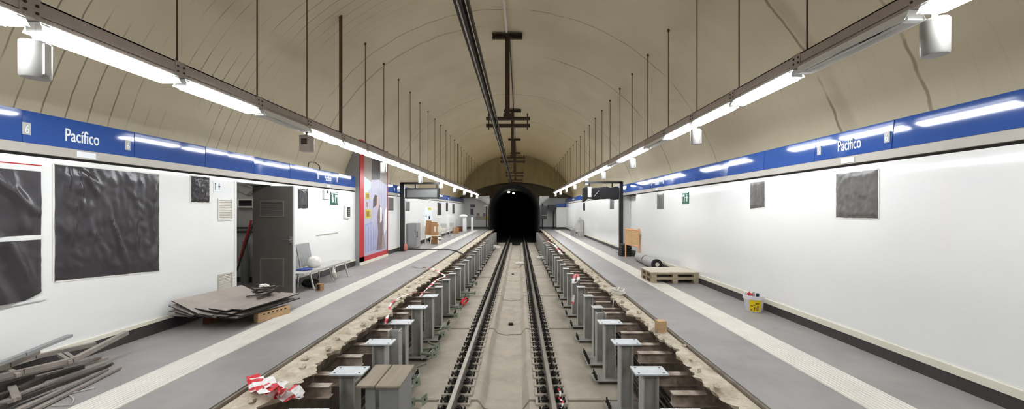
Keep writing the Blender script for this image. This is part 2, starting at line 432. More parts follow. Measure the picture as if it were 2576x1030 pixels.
# ------------------------------------------------------------------ steel supports of the new platform edge
def support(side, plated, bx, narrow=False):
    """built at the origin; inner = towards the track. side +1 = right row"""
    s = side
    X = lambda a, b: (min(s*a, s*b), max(s*a, s*b))
    t = thing('steel_support', '', 'steel support', (0,0,0))
    ztop = -.18 if plated else -.19
    p = MB()
    for a in (.10, .272):
        x0, x1 = X(a, a+.014); p.box(x0, x1, -.09, .09, SLAB+.06, ztop)
    x0, x1 = X(.11, .28); p.box(x0, x1, -.007, .007, SLAB+.06, ztop)
    build('post', p, 'steel', t)
    b = MB(); x0, x1 = X(-.09, .40); b.box(x0, x1, -.16, .16, SLAB+.045, SLAB+.066); build('base_plate', b, 'steel', t, bevel=.004)
    x0, x1 = X(.0, .34); g = MB().box(x0, x1, -.12, .12, SLAB-.02, SLAB+.045); build('shim', g, 'under', t)
    for yy in (-.12, -.04, .04, .12):
        c = MB(); xx = s*-.055
        c.tube([(xx,yy,SLAB+.06),(xx,yy,SLAB+.15)], .012, 6); c.tube([(xx,yy,SLAB+.066),(xx,yy,SLAB+.09)], .022, 6)
        build('anchor_bolt', c, 'bolt', t)
    if plated:
        q = MB(); x0, x1 = X(.085, .30) if narrow else X(0, .40); q.box(x0, x1, -.10 if narrow else -.12, .10 if narrow else .12, -.182, -.16)
        pl = build('top_plate', q, 'steel' if narrow else 'plate', t, bevel=.003)
        h = MB()
        for hx in (() if narrow else (.05, .35)):
            for hy in (-.075, .075): build('bolt_hole', MB().lathe([(.013,-.1605),(.013,-.1585)], (s*hx, hy, 0), 8), 'bolt', pl)
    # I-beam running into the broken concrete
    e = MB(); x0, x1 = X(.286, bx)
    yb = -.02 if plated else 0.
    e.box(x0, x1, yb-.05, yb+.05, -.200, -.190); e.box(x0, x1, yb-.05, yb+.05, -.325, -.315); e.box(x0, x1, yb-.006, yb+.006, -.315, -.2)
    build('beam', e, 'rust', t)
    return t
def row(side, xin, seq, bx_plate, bx_mid, word, ywide):
    a2 = support(side, True, bx_plate, True); u2 = False
    a = support(side, True, bx_plate); b = support(side, False, bx_mid)
    np_, nm, nb = 0, 0, 0; ua = ub = False; stub = None
    for (y, plated) in seq:
        if not plated and y not in (6.21, 7.25):
            nb += 1
            lab = f'{ORD[nb-1]} brown steel beam stub from the camera under the {word} platform edge' if nb <= 12 else f'distant brown beam stub past the twelfth under the {word} platform edge'
            grp = f'beam stubs under the {word} platform edge'
            if stub is None:
                e = MB(); x0, x1 = sorted((side*.27, side*(bx_mid+.02))); e.box(x0, x1, -.05, .05, -.200, -.190); e.box(x0, x1, -.05, .05, -.325, -.315); e.box(x0, x1, -.006, .006, -.315, -.2)
                stub = single('beam_stub', lab, 'beam', e, 'rust', grp, origin=(0,0,0)); stub.location = (xin, y, 0)
            else: dup(stub, (xin, y, 0), lab, grp)
            continue
        if plated:
            np_ += 1; n, kind = np_, 'capped grey steel column'
        else:
            nm += 1; n, kind = nm, 'uncapped steel column with brown beam'
        if n <= 14: lab = f'{ORD[n-1]} {kind} from the camera in the {word} row'; grp = f'{word} row of platform edge columns'
        else: lab = f'distant {kind} past the fourteenth in the {word} row'; grp = f'{word} row far ' + ('capped columns' if plated else 'uncapped columns')
        proto = (a if y < ywide else a2) if plated else b
        loc = (xin + (0 if plated else side*.0), y, 0)
        if proto is a2 and not u2: proto.location = loc; proto['label'] = lab; proto['group'] = grp; u2 = True
        elif plated and not ua: proto.location = loc; proto['label'] = lab; proto['group'] = grp; ua = True
        elif not plated and not ub: proto.location = loc; proto['label'] = lab; proto['group'] = grp; ub = True
        else: dup(proto, loc, lab, grp)
PL = [3.57+k for k in range(31)]
midsR = {0:4.07, 1:5.22, 2:6.08, 3:7.25, 4:8.10}; midsL = {0:4.25, 1:5.10, 2:6.21, 3:7.21, 4:8.15}
def seq(mids):
    out = []
    for k, y in enumerate(PL):
        out.append((y, True)); out.append((mids.get(k, y+.52+.06*math.sin(k*2.3)), False))
    return [q for q in out if q[0] < 32.9]
row(1, 1.39, seq(midsR), .82, .78, 'right', 7.3)
row(-1, -1.87, seq(midsL), .66, .66, 'left', 9.2)

# formwork box standing between the nearest columns on the left
t = thing('formwork_box', 'pale board box with split timber lid beside the nearest left columns', 'formwork', (-1.64, 4.55, SLAB))
build('lid', MB().box(-1.865,-1.655,4.26,4.86,-.235,-.21).box(-1.64,-1.36,4.26,4.86,-.237,-.212), 'grey_wood', t, bevel=.003)
for (xa, xb) in ((-1.77,-1.66),(-1.61,-1.385)):
    build('side_panel', MB().box(xa, xb, 4.30, 4.325, SLAB+.0, -.237), 'greycab', t)
build('side_panel', MB().box(-1.41,-1.385,4.33,4.82,SLAB,-.237), 'greycab', t)

# ------------------------------------------------------------------ light rails, lamps, speakers
def light_rail(x, z0, z1, yfirst, pitch, yrod, word, dead, sp_y, boxy=()):
    """z0..z1 trunk; lamps hang below"""
    t = thing('light_rail', f'long grey {word} overhead lighting rail hung on thin rods', 'light rail', (x, 0, z0))
    w = .10
    mb = MB()
    mb.box(x-w/2, x+w/2, Y0+.3, 34.4, z1-.012, z1); mb.box(x-w/2, x-w/2+.008, Y0+.3, 34.4, z0, z1); mb.box(x+w/2-.008, x+w/2, Y0+.3, 34.4, z0, z1); mb.box(x-w/2, x+w/2, Y0+.3, 34.4, z0+.03, z0+.036)
    build('trunking', mb, 'beige_metal', t)
    k = 0; y = yfirst-pitch*5
    starts = []
    while y+pitch < 34.4:
        if y > Y0+.4: starts.append(y)
        y += pitch
    for y in starts:
        if y > 0:
            j = MB().box(x-w/2-.006, x+w/2+.006, y-.09, y+.03, z0+.004, z1+.004)
            jo = build('joint_sleeve', j, 'beige_metal', t)
            if y < 9:
                for sx in (-1,1):
                    for dy in (-.065,.005):
                        for zz in (.045,.1): build('bolt', MB().tube([(x+sx*(w/2+.005), y+dy, z0+zz), (x+sx*(w/2+.013), y+dy, z0+zz)], .011, 6), 'bolt', jo)
    yr = yrod-pitch*6; i = 0
    while yr < 34:
        if yr > Y0+.5:
            thick = (word == 'left' and abs(yr-7.65) < .3) or (word == 'left' and abs(yr-22.3) < .5)
            r = .034 if thick else .0095
            m = MB().tube([(x, yr, z1-.01), (x, yr, vault_z(x)+.02)], r, 8)
            ro = build('hanger_rod', m, 'rod', t)
            c = MB().lathe([(.026,0),(.026,.05)], (x, yr, vault_z(x)-.045), 8)
            build('ceiling_cup', c, 'rod', ro)
        yr += pitch
    # lamps
    def lamp(lit):
        l = thing('light_fixture', '', 'lamp', (0,0,0))
        h = MB(); dq = MB(); L_ = pitch-.06
        # white tray reflector with sloping cheeks
        zz = -.012
        for sx in (-1,1):
            dq.add([(sx*.045,0.03,zz),(sx*.085,0.03,zz-.072),(sx*.085,L_,zz-.072),(sx*.045,L_,zz),(sx*.050,0.03,zz+.006),(sx*.090,0.03,zz-.072),(sx*.090,L_,zz-.072),(sx*.050,L_,zz+.006)],
                  [(0,1,2,3),(4,7,6,5),(0,4,5,1),(2,6,7,3),(0,3,7,4),(1,5,6,2)])
        h.box(-.05,.05,.03,L_,zz-.004,zz+.012)
        build('tray', h, 'white_metal', l); build('diffuser', dq, 'opal' if lit else 'white_metal', l)
        for yy in (.03, L_-.05):
            build('lamp_holder', MB().box(-.06,.06,yy,yy+.05,-.085,-.014), 'white_metal', l)
        tb = MB()
        if lit: tb.box(-.064,.064,.085,L_-.055,-.102,-.03)
        else: tb.tube([(0,.085,-.06),(0,L_-.055,-.06)], .014, 8)
        build('tube', tb, 'tube' if lit else 'tubeoff', l)
        if not lit: build('gear_tray', MB().box(-.03,.03,.25,.8,-.05,-.015).box(-.02,.02,.3,.5,-.062,-.05), 'bolt', l)
        return l
    lit_p = lamp(True); dead_p = None; used = False; n = 0; nd = 0
    for y in starts:
        idx = int(round((y-yfirst)/pitch))
        if idx in dead:
            nd += 1
            lab = f'{ORD[nd-1]} unlit lamp tray from the camera under the {word} rail'
            if dead_p is None: dead_p = lamp(False); dead_p.location = (x,y,z0); dead_p['label'] = lab; dead_p['group'] = f'unlit lamps of the {word} rail'
            else: dup(dead_p, (x,y,z0), lab, f'unlit lamps of the {word} rail')
            continue
        if y < -1.3: continue
        if y+pitch > 2.3: n += 1
        if y+pitch <= 2.3: lab = f'glowing lamp under the {word} lighting rail above the photographer'; g = f'{word} lamps overhead'
        elif n <= 12: lab = f'{ORD[n-1]} glowing lamp from the camera under the {word} lighting rail'; g = f'lit lamps of the {word} rail'
        else: lab = f'distant glowing lamp past the twelfth under the {word} lighting rail'; g = f'far lit lamps of the {word} rail'
        if not used: lit_p.location = (x,y,z0); lit_p['label'] = lab; lit_p['group'] = g; used = True
        else: dup(lit_p, (x,y,z0), lab, g)
    # speakers
    s0 = thing('speaker', '', 'speaker', (0,0,0))
    build('can', MB().lathe([(.0,-.425),(.074,-.425),(.082,-.41),(.082,-.165),(.076,-.155),(.0,-.155)], (0,0,0), 24), 'speaker', s0, smooth=True)
    build('hanger', MB().box(-.012,.012,-.012,.012,-.152,-.01), 'white_metal', s0)
    build('side_strap', MB().box(.079,.095,-.02,.02,-.40,-.17), 'white_metal', s0)
    sp1 = None; ns = 0
    for i, y in enumerate(sp_y):
        loc = (x, y, z0)
        if i in boxy:
            q = thing('speaker', f'small brown-grey box speaker under the {word} lighting rail, second from the camera', 'speaker', loc)
            build('cabinet', MB().box(x-.09,x+.09,y-.08,y+.08,z0-.42,z0-.14), 'beige_metal', q, bevel=.015)
            build('grille', MB().box(x-.05,x+.05,y-.084,y-.079,z0-.30,z0-.2), 'bracket', q)
            build('bracket', MB().box(x-.015,x+.015,y-.01,y+.01,z0-.15,z0-.08), 'bolt', q)
            continue
        lab = f'{ORD[i]} hanging speaker from the camera, white cylinder under the {word} rail'
        if sp1 is None: sp1 = s0; s0.location = loc; s0['label'] = lab; s0['group'] = f'cylinder speakers on the {word} rail'
        else: dup(s0, loc, lab, f'cylinder speakers on the {word} rail')
light_rail(-3.65, EYE+1.42, EYE+1.57, 2.78, 1.22, 3.985, 'left', (2,), [2.82,6.42,10.06,13.8,17.4,21.1,24.8,28.5,32.2], (1,))
light_rail(3.16, EYE+1.60, EYE+1.74, 4.22, 1.27, 4.10, 'right', (-1, 3, 6), [2.84,6.69,10.46,14.1,17.6,21.3,25.0,28.7,32.4])

# ------------------------------------------------------------------ blue fascia with the station name
def text_mesh(s, size, sx=.8, depth=.006, fat=.02):
    cu = bpy.data.curves.new('txt', 'FONT'); cu.body = s; cu.size = size; cu.extrude = depth/2; cu.offset = fat*size*.5
    cu.align_x = 'CENTER'; cu.resolution_u = 3
    ob = bpy.data.objects.new('txt', cu); COL.objects.link(ob)
    dg = bpy.context.evaluated_depsgraph_get(); me = bpy.data.meshes.new_from_object(ob.evaluated_get(dg))
    vs = [v.co.copy() for v in me.vertices]; fs = [tuple(p.vertices) for p in me.polygons]
    bpy.data.objects.remove(ob); bpy.data.meshes.remove(me); bpy.data.curves.remove(cu)
    return [(v.x*sx, v.y, v.z) for v in vs], fs
NAME_V, NAME_F = text_mesh('Pacífico', .21, .56)
SIX_V, SIX_F = text_mesh('6', .13, .6)
def wall_text(vs, fs, side, x, yc, z):
    """side +1: text on the left wall facing +x; -1 on the right wall"""
    return MB().add([(x+side*v[2], yc+side*v[0], z+v[1]) for v in vs], fs)
def fascia(side, joints_, signs, word):
    x = (XL if side > 0 else XR); n = 0
    for (k, (ya, yb)) in joints_:
        n += 1; sign = k in signs
        th = math.radians(1.0+random.uniform(-.9,.9)) if side > 0 else math.radians(6.0+random.uniform(-.7,.7))
        z0, z1 = 2.525, 2.87
        xb = x+side*.02; xt = xb-side*math.tan(th)*(z1-z0)
        mb = MB().add([(xb,ya+.004,z0),(xb,yb-.004,z0),(xt,yb-.004,z1),(xt,ya+.004,z1),(xb-side*.03,ya+.004,z0),(xb-side*.03,yb-.004,z0),(xt-side*.03,yb-.004,z1),(xt-side*.03,ya+.004,z1)],
             [(0,1,2,3),(7,6,5,4),(0,4,5,1),(2,6,7,3),(1,5,6,2),(0,3,7,4)] if side > 0 else [(3,2,1,0),(4,5,6,7),(1,5,4,0),(3,7,6,2),(2,6,5,1),(4,7,3,0)])
        near = n <= 13
        if sign: lab = f'{ORD[signs.index(k)]} blue Pacífico name sign from the camera on the {word} wall'; cat = 'station sign'; nm = 'station_sign'
        else:
            lab = (f'{ORD[n-1]} plain blue fascia panel from the near end of the {word} wall' if near else f'distant plain blue fascia panel past the thirteenth on the {word} wall'); cat = 'panel'; nm = 'fascia_panel'
        if sign:
            lab = lab[:]
        t = thing(nm, lab, cat, (xb, (ya+yb)/2, z0), f'blue fascia of the {word} wall')
        build('blue_board', mb, 'blue' if yb < 29 else 'blue_dark', t)  # far boards get a darker blue that holds the unlit end's shade
        if sign:
            yc = (ya+yb)/2; off = -side*math.tan(th)*.12
            build('name_letters', wall_text(NAME_V, NAME_F, side, xb+off+side*.002, yc-(.03 if side > 0 else 0), z0+.085), 'letter', t)
            for q, dy in (((0, -.545), (1, .49)) if side > 0 else ((0, -.515), (1, .50))):
                ic = build('line_badge', MB().box(xb+off-.004, xb+off+.004, yc+dy-.035, yc+dy+.035, z0+.085, z0+.215), 'whitetape' if 0 else 'steel', t)
                build('badge_number', wall_text(SIX_V, SIX_F, side, xb+off+side*.006, yc+dy, z0+.10), 'letter', ic)
            build('small_plate', MB().box(x+side*.014, x+side*.022, yc-.09, yc+.11, 2.435, 2.505), 'letter', t)
jl = [(k, (3.97+1.16*k, 3.97+1.16*(k+1))) for k in range(-4, 6)] + [(6, (10.93, PA-.02))] + [(k, (PB+.03+1.16*(k-10), PB+.03+1.16*(k-9))) for k in range(10, 28)]
fascia(1, jl, [0, 5, 11, 16, 21], 'left')
jr = [(k, (4.415+1.16*k, 4.415+1.16*(k+1))) for k in range(-4, 27)]
fascia(-1, jr, [0, 6, 12, 17, 22], 'right')
# cable loop standing up over the left fascia
p = [(XL-.06, wallY(784, XL), 2.84)]
single('cable_loop', 'dark cable loop standing above the left blue fascia before the advert', 'cable',
       MB().tube([(XL-.1,9.55,2.84),(XL-.1,9.58,3.0),(XL-.1,9.68,3.05),(XL-.1,9.9,3.06),(XL-.1,10.1,3.0),(XL-.1,10.15,2.84)], .012, 6), 'cable', smooth=True)

# ------------------------------------------------------------------ plastic sheets and fittings on the walls
def sheet(side, ya, yb, z0, z1, label, mats=('black_plastic','paper'), amp=.012, border=.012, seed=0, skew=0., nu=26, nv=22, folds=()):
    x = (XL if side > 0 else XR)
    t = thing('plastic_sheet', label, 'plastic sheet', (x, (ya+yb)/2, z0), 'plastic covers on the walls')
    def fn(u, v):
        y = ya+(yb-ya)*u; z = z0+(z1-z0)*v + skew*(u-.5)*(1-v)
        d = .006+amp*(1+.9*nz(u*5+seed, v*1.6-u*2.2, seed)+1.0*abs(nz(u*9+v*7, v*5-u*3, seed+3.))+.5*nz(u*21, v*9+seed, 1.))
        for (ua, va, ub, vb, fa, fw) in folds:
            dx, dv = ub-ua, vb-va; q = max(0, min(1, ((u-ua)*dx+(v-va)*dv)/(dx*dx+dv*dv)))
            dist = math.hypot(u-ua-dx*q, v-va-dv*q); d += fa*math.exp(-(dist/(1.5*fw*(.5+.5*q)))**2)*math.sin(math.pi*min(1, .15+q))
        e = min(u, 1-u, v, 1-v)
        d *= min(1, .35+e*7)
        z += .012*nz(u*6, seed, 2.)*(1 if v in (0,1) else 0)
        y += .008*nz(v*5, seed, 4.)*(1 if u in (0,1) else 0)
        return (x+side*max(.004, d), y, z)
    us_ = [i/nu for i in range(nu+1)]; vs_ = [i/nv for i in range(nv+1)]
    mb = MB().grid(fn, us_, vs_)
    if side < 0: mb.f = [tuple(reversed(f)) for f in mb.f]
    build('film', mb, mats[0], t, smooth=True)
    b = MB()
    def edge(p, q): b.bar(p, q, border*2, .004, up=(1,0,0)) if False else b.bar(p, q, .004, border*2, up=(0,0,1) if abs(p[2]-q[2]) < .2 else (0,1,0))
    xx = x+side*.003
    c = [(xx,ya-border*.6,z0-border*.6-skew*.5),(xx,yb+border*.6,z0-border*.6+skew*.5),(xx,yb+border*.6,z1+border*.6),(xx,ya-border*.6,z1+border*.6)]
    for i in range(4): edge(c[i], c[(i+1)%4])
    build('taped_edge', b, mats[1], t)
    return t
sheet(1, 4.26, 5.49, .95, 2.32, 'large creased black plastic sheet taped on the left wall below the sign', seed=2, amp=.016, skew=-.08, nu=72, nv=64,
      folds=((.16,.98,.22,.45,.03,.022),(.16,.98,.12,.3,.025,.02),(.18,.98,.38,.7,.04,.03),(.20,.97,.44,.78,.03,.025),(.10,.98,.05,.6,.03,.02),(.98,.95,.86,.6,.025,.03),(.46,.55,.62,.08,.03,.018),(.98,.30,.88,.02,.025,.03),(.9,.66,.93,.2,.02,.02),(.04,.5,.2,.3,.02,.04),(.7,.5,.72,.1,.02,.02),(.3,.4,.26,.1,.015,.02)))
sheet(1, 6.03, 6.38, 1.93, 2.35, 'small black plastic sheet high on the left wall before the doorway', seed=5, amp=.02)
sheet(1, 8.95, 9.36, 1.84, 2.32, 'small dark sheet on the left wall just past the open door', seed=8)
sheet(1, 15.1, 15.75, 1.78, 2.32, 'dark sheet on the left wall between advert and gantry post', mats=('grey_plastic','paper'), seed=9, nu=12, nv=12)
sheet(1, 17.4, 18.1, 1.75, 2.25, 'narrow grey sheet on the left wall beneath the display box', mats=('grey_plastic','paper'), seed=11, nu=10, nv=10)
sheet(1, 24.2, 25.4, 1.45, 2.3, 'longest of three distant dark sheets on the left wall', seed=13, nu=10, nv=10)
sheet(1, 27.0, 27.8, 1.7, 2.35, 'middle of three distant dark sheets on the left wall', seed=15, nu=10, nv=10)
sheet(1, 29.6, 30.6, 1.5, 2.3, 'farthest of three distant dark sheets on the left wall', seed=17, nu=10, nv=10)
sheet(-1, 4.6, 5.2, 1.70, 2.30, 'largest dark grey plastic sheet, under the Pacífico sign on the right wall', mats=('grey_plastic','paper'), seed=21, amp=.018, skew=.0)
sheet(-1, 6.72, 7.14, 1.84, 2.32, 'middle dark sheet on the right wall above the bucket and pallets', seed=23, mats=('grey_plastic','paper'), skew=-.03)
sheet(-1, 11.4, 11.97, 1.84, 2.32, 'small dark sheet on the right wall beyond the green exit sign', seed=25, mats=('grey_plastic','paper'), nu=12, nv=12)
sheet(-1, 17.4, 18.2, 1.85, 2.35, 'grey sheet on the right wall behind the wrapped sign', seed=27, mats=('grey_plastic','paper'), nu=10, nv=10)
sheet(-1, 25.0, 25.8, 1.75, 2.3, 'distant narrow dark sheet on the right wall past the gantry', seed=29, nu=8, nv=8)

# framed pair of covered posters at the left picture edge
t = thing('poster_case', 'white framed poster case covered with black plastic at the left edge', 'poster case', (XL, 3.5, .8))
build('frame', MB().box(XL, XL+.02, 2.7, 4.15, 2.225, 2.30).box(XL, XL+.02, 2.7, 4.15, 1.475, 1.525).box(XL, XL+.016, 2.7, 4.18, .80, .83), 'white_metal', t)
build('red_line', MB().box(XL+.02, XL+.023, 2.7, 4.13, 2.285, 2.297), 'red', t)['label'] = 'thin red line'
for (za, zb, sd) in ((1.525, 2.225, 31), (.83, 1.475, 33)):
    def fn(u, v, za=za, zb=zb, sd=sd):
        y = 2.7+1.43*u; z = za+(zb-za)*v; fold = 0
        for (ua, va, ub, vb, fa, fw) in (((.50,1.02,.72,-.02,.03,.05),(.66,1.02,.98,.35,.03,.045),(.30,1.0,.36,0,.015,.06),(.82,1.,.9,.1,.02,.03)) if za > 1 else ((.80,1.,.97,.05,.045,.05),(.62,1.,.80,-.05,.03,.06),(.2,.85,.75,.93,.015,.03),(.4,.8,.5,.0,.02,.08))):
            dx, dv = ub-ua, vb-va; q = max(0, min(1, ((u-ua)*dx+(v-va)*dv)/(dx*dx+dv*dv))); fold += fa*math.exp(-(math.hypot(u-ua-dx*q, v-va-dv*q)/fw)**2)
        if za < 1 and u > .9 and v < .15: z += (.15-v)*(u-.9)*4
        fold *= min(1, .1+(1-u)*9)
        return (XL+.008+fold+.008*(1+nz(u*6+sd, v*1.2-u*2, sd)+.8*abs(nz(u*11+v*4, v*3, sd))), y, z)
    build('film', MB().grid(fn, [i/70 for i in range(71)], [i/30 for i in range(31)]), 'black_plastic', t, smooth=True)

def plate(side, ya, yb, z0, z1, d):
    x = XL if side > 0 else XR
    return MB().box(min(x, x+side*d), max(x, x+side*d), ya, yb, z0, z1)
def poly_on(side, pts, d, t_=.002):
    x = XL if side > 0 else XR
    pts = [(a, b) for a, b in pts]
    return MB().prism(pts, lambda a, b, k: (x+side*(d+k), a, b), t_)
# pictogram notice
t = thing('pictogram_notice', 'small white notice with two black symbols above the upper vent', 'notice', (XL, 6.56, 2.12))
build('board', plate(1, 6.47, 6.65, 2.12, 2.305, .006), 'letter', t)
build('symbol', MB().box(XL+.006, XL+.008, 6.507, 6.517, 2.15, 2.275).box(XL+.006, XL+.008, 6.50, 6.524, 2.255, 2.275), 'black', t)
build('symbol', MB().box(XL+.006, XL+.008, 6.592, 6.602, 2.16, 2.27).box(XL+.006, XL+.008, 6.575, 6.62, 2.205, 2.225), 'black', t)
# vents
for (za, zb, lab) in ((1.61, 2.0, 'upper louvred vent on the left wall beside the doorway'), (.30, .66, 'lower louvred vent near the floor beside the doorway')):
    t = thing('wall_vent', lab, 'vent', (XL, 6.73, za), 'vents by the doorway')
    fr = plate(1, 6.57, 6.90, za, za+.025, .014); fr.box(XL, XL+.014, 6.57, 6.90, zb-.025, zb); fr.box(XL, XL+.014, 6.57, 6.595, za+.025, zb-.025); fr.box(XL, XL+.014, 6.875, 6.90, za+.025, zb-.025)
    build('frame', fr, 'white_metal' if za > 1 else 'vent', t)
    sl = MB(); n = 11
    for i in range(n):
        z = za+.03+(zb-za-.06)*(i+.5)/n
        sl.add([(XL+.003,6.595,z+.012),(XL+.003,6.875,z+.012),(XL+.012,6.875,z-.010),(XL+.012,6.595,z-.010)], [(0,1,2,3)])
        sl.add([(XL+.003,6.595,z+.009),(XL+.003,6.875,z+.009),(XL+.012,6.875,z-.013),(XL+.012,6.595,z-.013)], [(3,2,1,0)])
    build('louvres', sl, 'vent', t)
# exit signs
def exit_sign(side, ya, yb, z0, z1, label):
    x = XL if side > 0 else XR
    t = thing('exit_sign', label, 'exit sign', (x, (ya+yb)/2, z0), 'exit signs')
    build('board', plate(side, ya, yb, z0, z1, .012), 'greensign', t)
    w = yb-ya; h = z1-z0
    def R(a, b, c, d): return [(ya+w*a, z0+h*b), (ya+w*c, z0+h*b), (ya+w*c, z0+h*d), (ya+w*a, z0+h*d)]
    pm = poly_on(side, R(.58,.16,.92,.80), .012)
    for r_ in (R(.16,.42,.34,.66), R(.2,.16,.28,.44), R(.3,.22,.4,.46), R(.2,.70,.32,.80), R(.32,.5,.5,.56), R(.08,.90,.92,.97)):
        q = poly_on(side, r_, .012); pm.add(q.v, q.f)
    build('pictogram', pm, 'letter', t)
    build('figure', poly_on(side, R(.66,.16,.86,.62), .0145), 'greensign', t)
exit_sign(1, 10.48, 10.92, 1.95, 2.31, 'green and white exit sign high on the left wall above the bench')
exit_sign(-1, 9.72, 10.12, 1.97, 2.28, 'green and white exit sign high on the right wall above the rolls')
# camera and intercom on the left wall
t = thing('wall_camera', 'small white camera box beside the left exit sign', 'camera', (XL, 10.2, 2.1))
build('body', plate(1, 10.08, 10.32, 2.1, 2.36, .05), 'white_metal', t, bevel=.006)
build('lens', MB().box(XL+.05, XL+.056, 10.2, 10.28, 2.26, 2.33), 'black', t)
build('lever', MB().tube([(XL+.05,10.3,2.22),(XL+.09,10.45,2.25)], .008, 6), 'steel', t)
t = thing('intercom', 'black faced intercom box on the left wall near the advert', 'intercom', (XL, 11.45, 1.55))
build('case', plate(1, 11.28, 11.6, 1.55, 1.93, .06), 'white_metal', t, bevel=.006)
build('face', MB().box(XL+.06, XL+.066, 11.40, 11.58, 1.6, 1.89), 'black', t)
ks = MB()
for i in range(4): ks.box(XL+.066, XL+.07, 11.43, 11.55, 1.63+.06*i, 1.66+.06*i)
build('keys', ks, 'steel', t)
single('wall_rail', 'thin grey handrail strip on the left wall above the bench', 'rail strip', MB().box(XL, XL+.015, 9.75, 10.9, 1.13, 1.15), 'trim')

# ------------------------------------------------------------------ store-room door and contents
t = thing('door_1', 'charcoal steel door standing wide open at the left doorway', 'door', (XL-.36, DB-.02, 0))
hx, fx, dy = XL-.34, -4.76, DB-.03
build('leaf', MB().box(hx, fx-.035, dy-.02, dy+.02, .03, DH-.02), 'door', t)
build('edge_strip', MB().box(fx-.035, fx, dy-.022, dy+.022, .03, DH-.02), 'doorframe', t)['label'] = 'white leading edge'
for (za, zb, xa, xb, nm) in ((1.66, 2.0, -5.48, -4.98, 'louvre_panel'), (.18, .78, -5.48, -4.98, 'lower_panel')):
    fr = MB(); d = dy-.032
    for (a, b, c, e) in ((xa,xb,za,za+.02),(xa,xb,zb-.02,zb),(xa,xa+.02,za+.02,zb-.02),(xb-.02,xb,za+.02,zb-.02)): fr.box(a, b, d, dy-.02, c, e)
    if nm == 'louvre_panel':
        for i in range(7):
            z = za+.04+i*.042; fr.add([(xa+.02,dy-.022,z+.03),(xb-.02,dy-.022,z+.03),(xb-.02,dy-.034,z),(xa+.02,dy-.034,z)], [(3,2,1,0),(0,1,2,3)])
    build(nm, fr, 'door_trim', t)
h = build('handle', MB().box(fx-.10, fx-.04, dy-.026, dy-.02, 1.06, 1.24).tube([(fx-.07,dy-.02,1.17),(fx-.07,dy-.07,1.17),(fx-.19,dy-.075,1.17)], .010, 8), 'chrome', t)
build('keyhole', MB().lathe([(.018,0),(.018,.03)], (fx-.07, dy-.04, 1.07), 8), 'black', h)
struct('trim_13', MB().box(XL-.36, XL+.01, DA-.05, DA, 0, DH).box(XL-.36, XL+.01, DB, DB+.05, 0, DH).box(XL-.36, XL+.005, DA, DB, DH-.004, DH+.03), 'doorframe')
t = thing('fill_lamp', 'added unseen tube lamp brightening the store room behind the left wall', 'lamp', (-6.7, 8.2, 2.52))
build('tray', MB().box(-6.78,-6.62,7.6,8.8,2.57,2.6), 'white_metal', t); build('tube', MB().box(-6.74,-6.66,7.64,8.76,2.53,2.57), 'tube_dim', t)  # glowing tube added out of view to brighten the store room
t = thing('switch_box', 'white framed electric box on the store room end wall', 'electric box', (-6.72, 9.3, 1.85))
build('case', MB().box(-6.95,-6.48,9.2,9.3,1.86,2.08), 'white_metal', t); build('window', MB().box(-6.9,-6.58,9.195,9.2,1.9,2.04), 'black', t)
single('cable_bundle', 'grey crumpled cable bundle high on the store room wall', 'cables', MB().tube([(-6.95,9.24,2.3),(-6.7,9.2,2.2),(-6.55,9.24,2.32),(-6.65,9.2,2.4),(-6.9,9.24,2.45)], .03, 8), 'steel', smooth=True)
single('wall_pipe', 'upper dark pipe across the store room wall', 'pipe', MB().tube([(-7.9,9.25,1.36),(-6.3,9.25,1.36)], .02, 8), 'cable', group='dark pipes in the store room')
single('wall_pipe', 'lower dark pipe across the store room wall', 'pipe', MB().tube([(-7.9,9.25,1.26),(-6.3,9.25,1.26)], .02, 8), 'cable', group='dark pipes in the store room')
t = thing('broom_handle', 'red pole leaning inside the store room', 'pole', (-6.78, 9.0, 0))
build('shaft', MB().tube([(-6.62,8.6,.0),(-6.57,8.95,1.0)], .016, 8), 'whitecable', t); build('red_sleeve', MB().tube([(-6.60,8.80,.55),(-6.54,9.12,1.55)], .024, 8), 'red', t)
single('black_pole', 'long black pole leaning inside the store room', 'pole', MB().tube([(-6.50,8.4,.0),(-6.36,9.12,1.85)], .018, 8), 'cable')
for (xx, lab) in ((-6.74, 'left of two white pipes standing in the store room'), (-6.46, 'right of two white pipes standing in the store room')):
    single('drain_pipe', lab, 'pipe', MB().lathe([(.09,.12),(.09,.75),(.06,.85),(.06,1.15)], (xx, 9.19, -.12), 14), 'greycab', group='white pipes in the store room', smooth=True)

# ------------------------------------------------------------------ stack of sheets on timbers
def slab(name, label, cat, c, L, W, T, yaw, tiltx=0., tilty=0., mats=('sheet','sheetedge'), group=None):
    R = Matrix.Rotation(yaw, 3, 'Z') @ Matrix.Rotation(tilty, 3, 'Y') @ Matrix.Rotation(tiltx, 3, 'X')
    mb = MB().box(-W/2, W/2, -L/2, L/2, -T/2, T/2); mb.m = [1,0,1,1,1,1]
    mb.v = [R @ v + Vector(c) for v in mb.v]
    return single(name, label, cat, mb, list(mats), group=group)
G = 'sheets stacked on timbers by the doorway'
tb = thing('timber_beam', 'raw timber beam with drilled holes under the sheet stack', 'timber', (-4.15, 6.2, 0))
build('beam', MB().bar((-4.2,5.96,.075),(-4.02,6.50,.075),.10,.15), 'wood', tb, bevel=.006)
hs = MB()
d_ = (Vector((-4.02,6.50,0))-Vector((-4.2,5.96,0))).normalized(); nrm = Vector((d_.y,-d_.x,0))
for i in range(6):
    c = Vector((-4.2,5.96,.115))+d_*(.10+.075*i)+nrm*.049; hs.bar(c, c+nrm*.004, .03, .02)
build('holes', hs, 'sheetedge', tb)
single('timber_beam', 'dark timber bearer hidden under the rear of the sheet stack', 'timber', MB().bar((-4.95,5.9,.08),(-4.85,6.6,.08),.1,.16), 'wooddark')
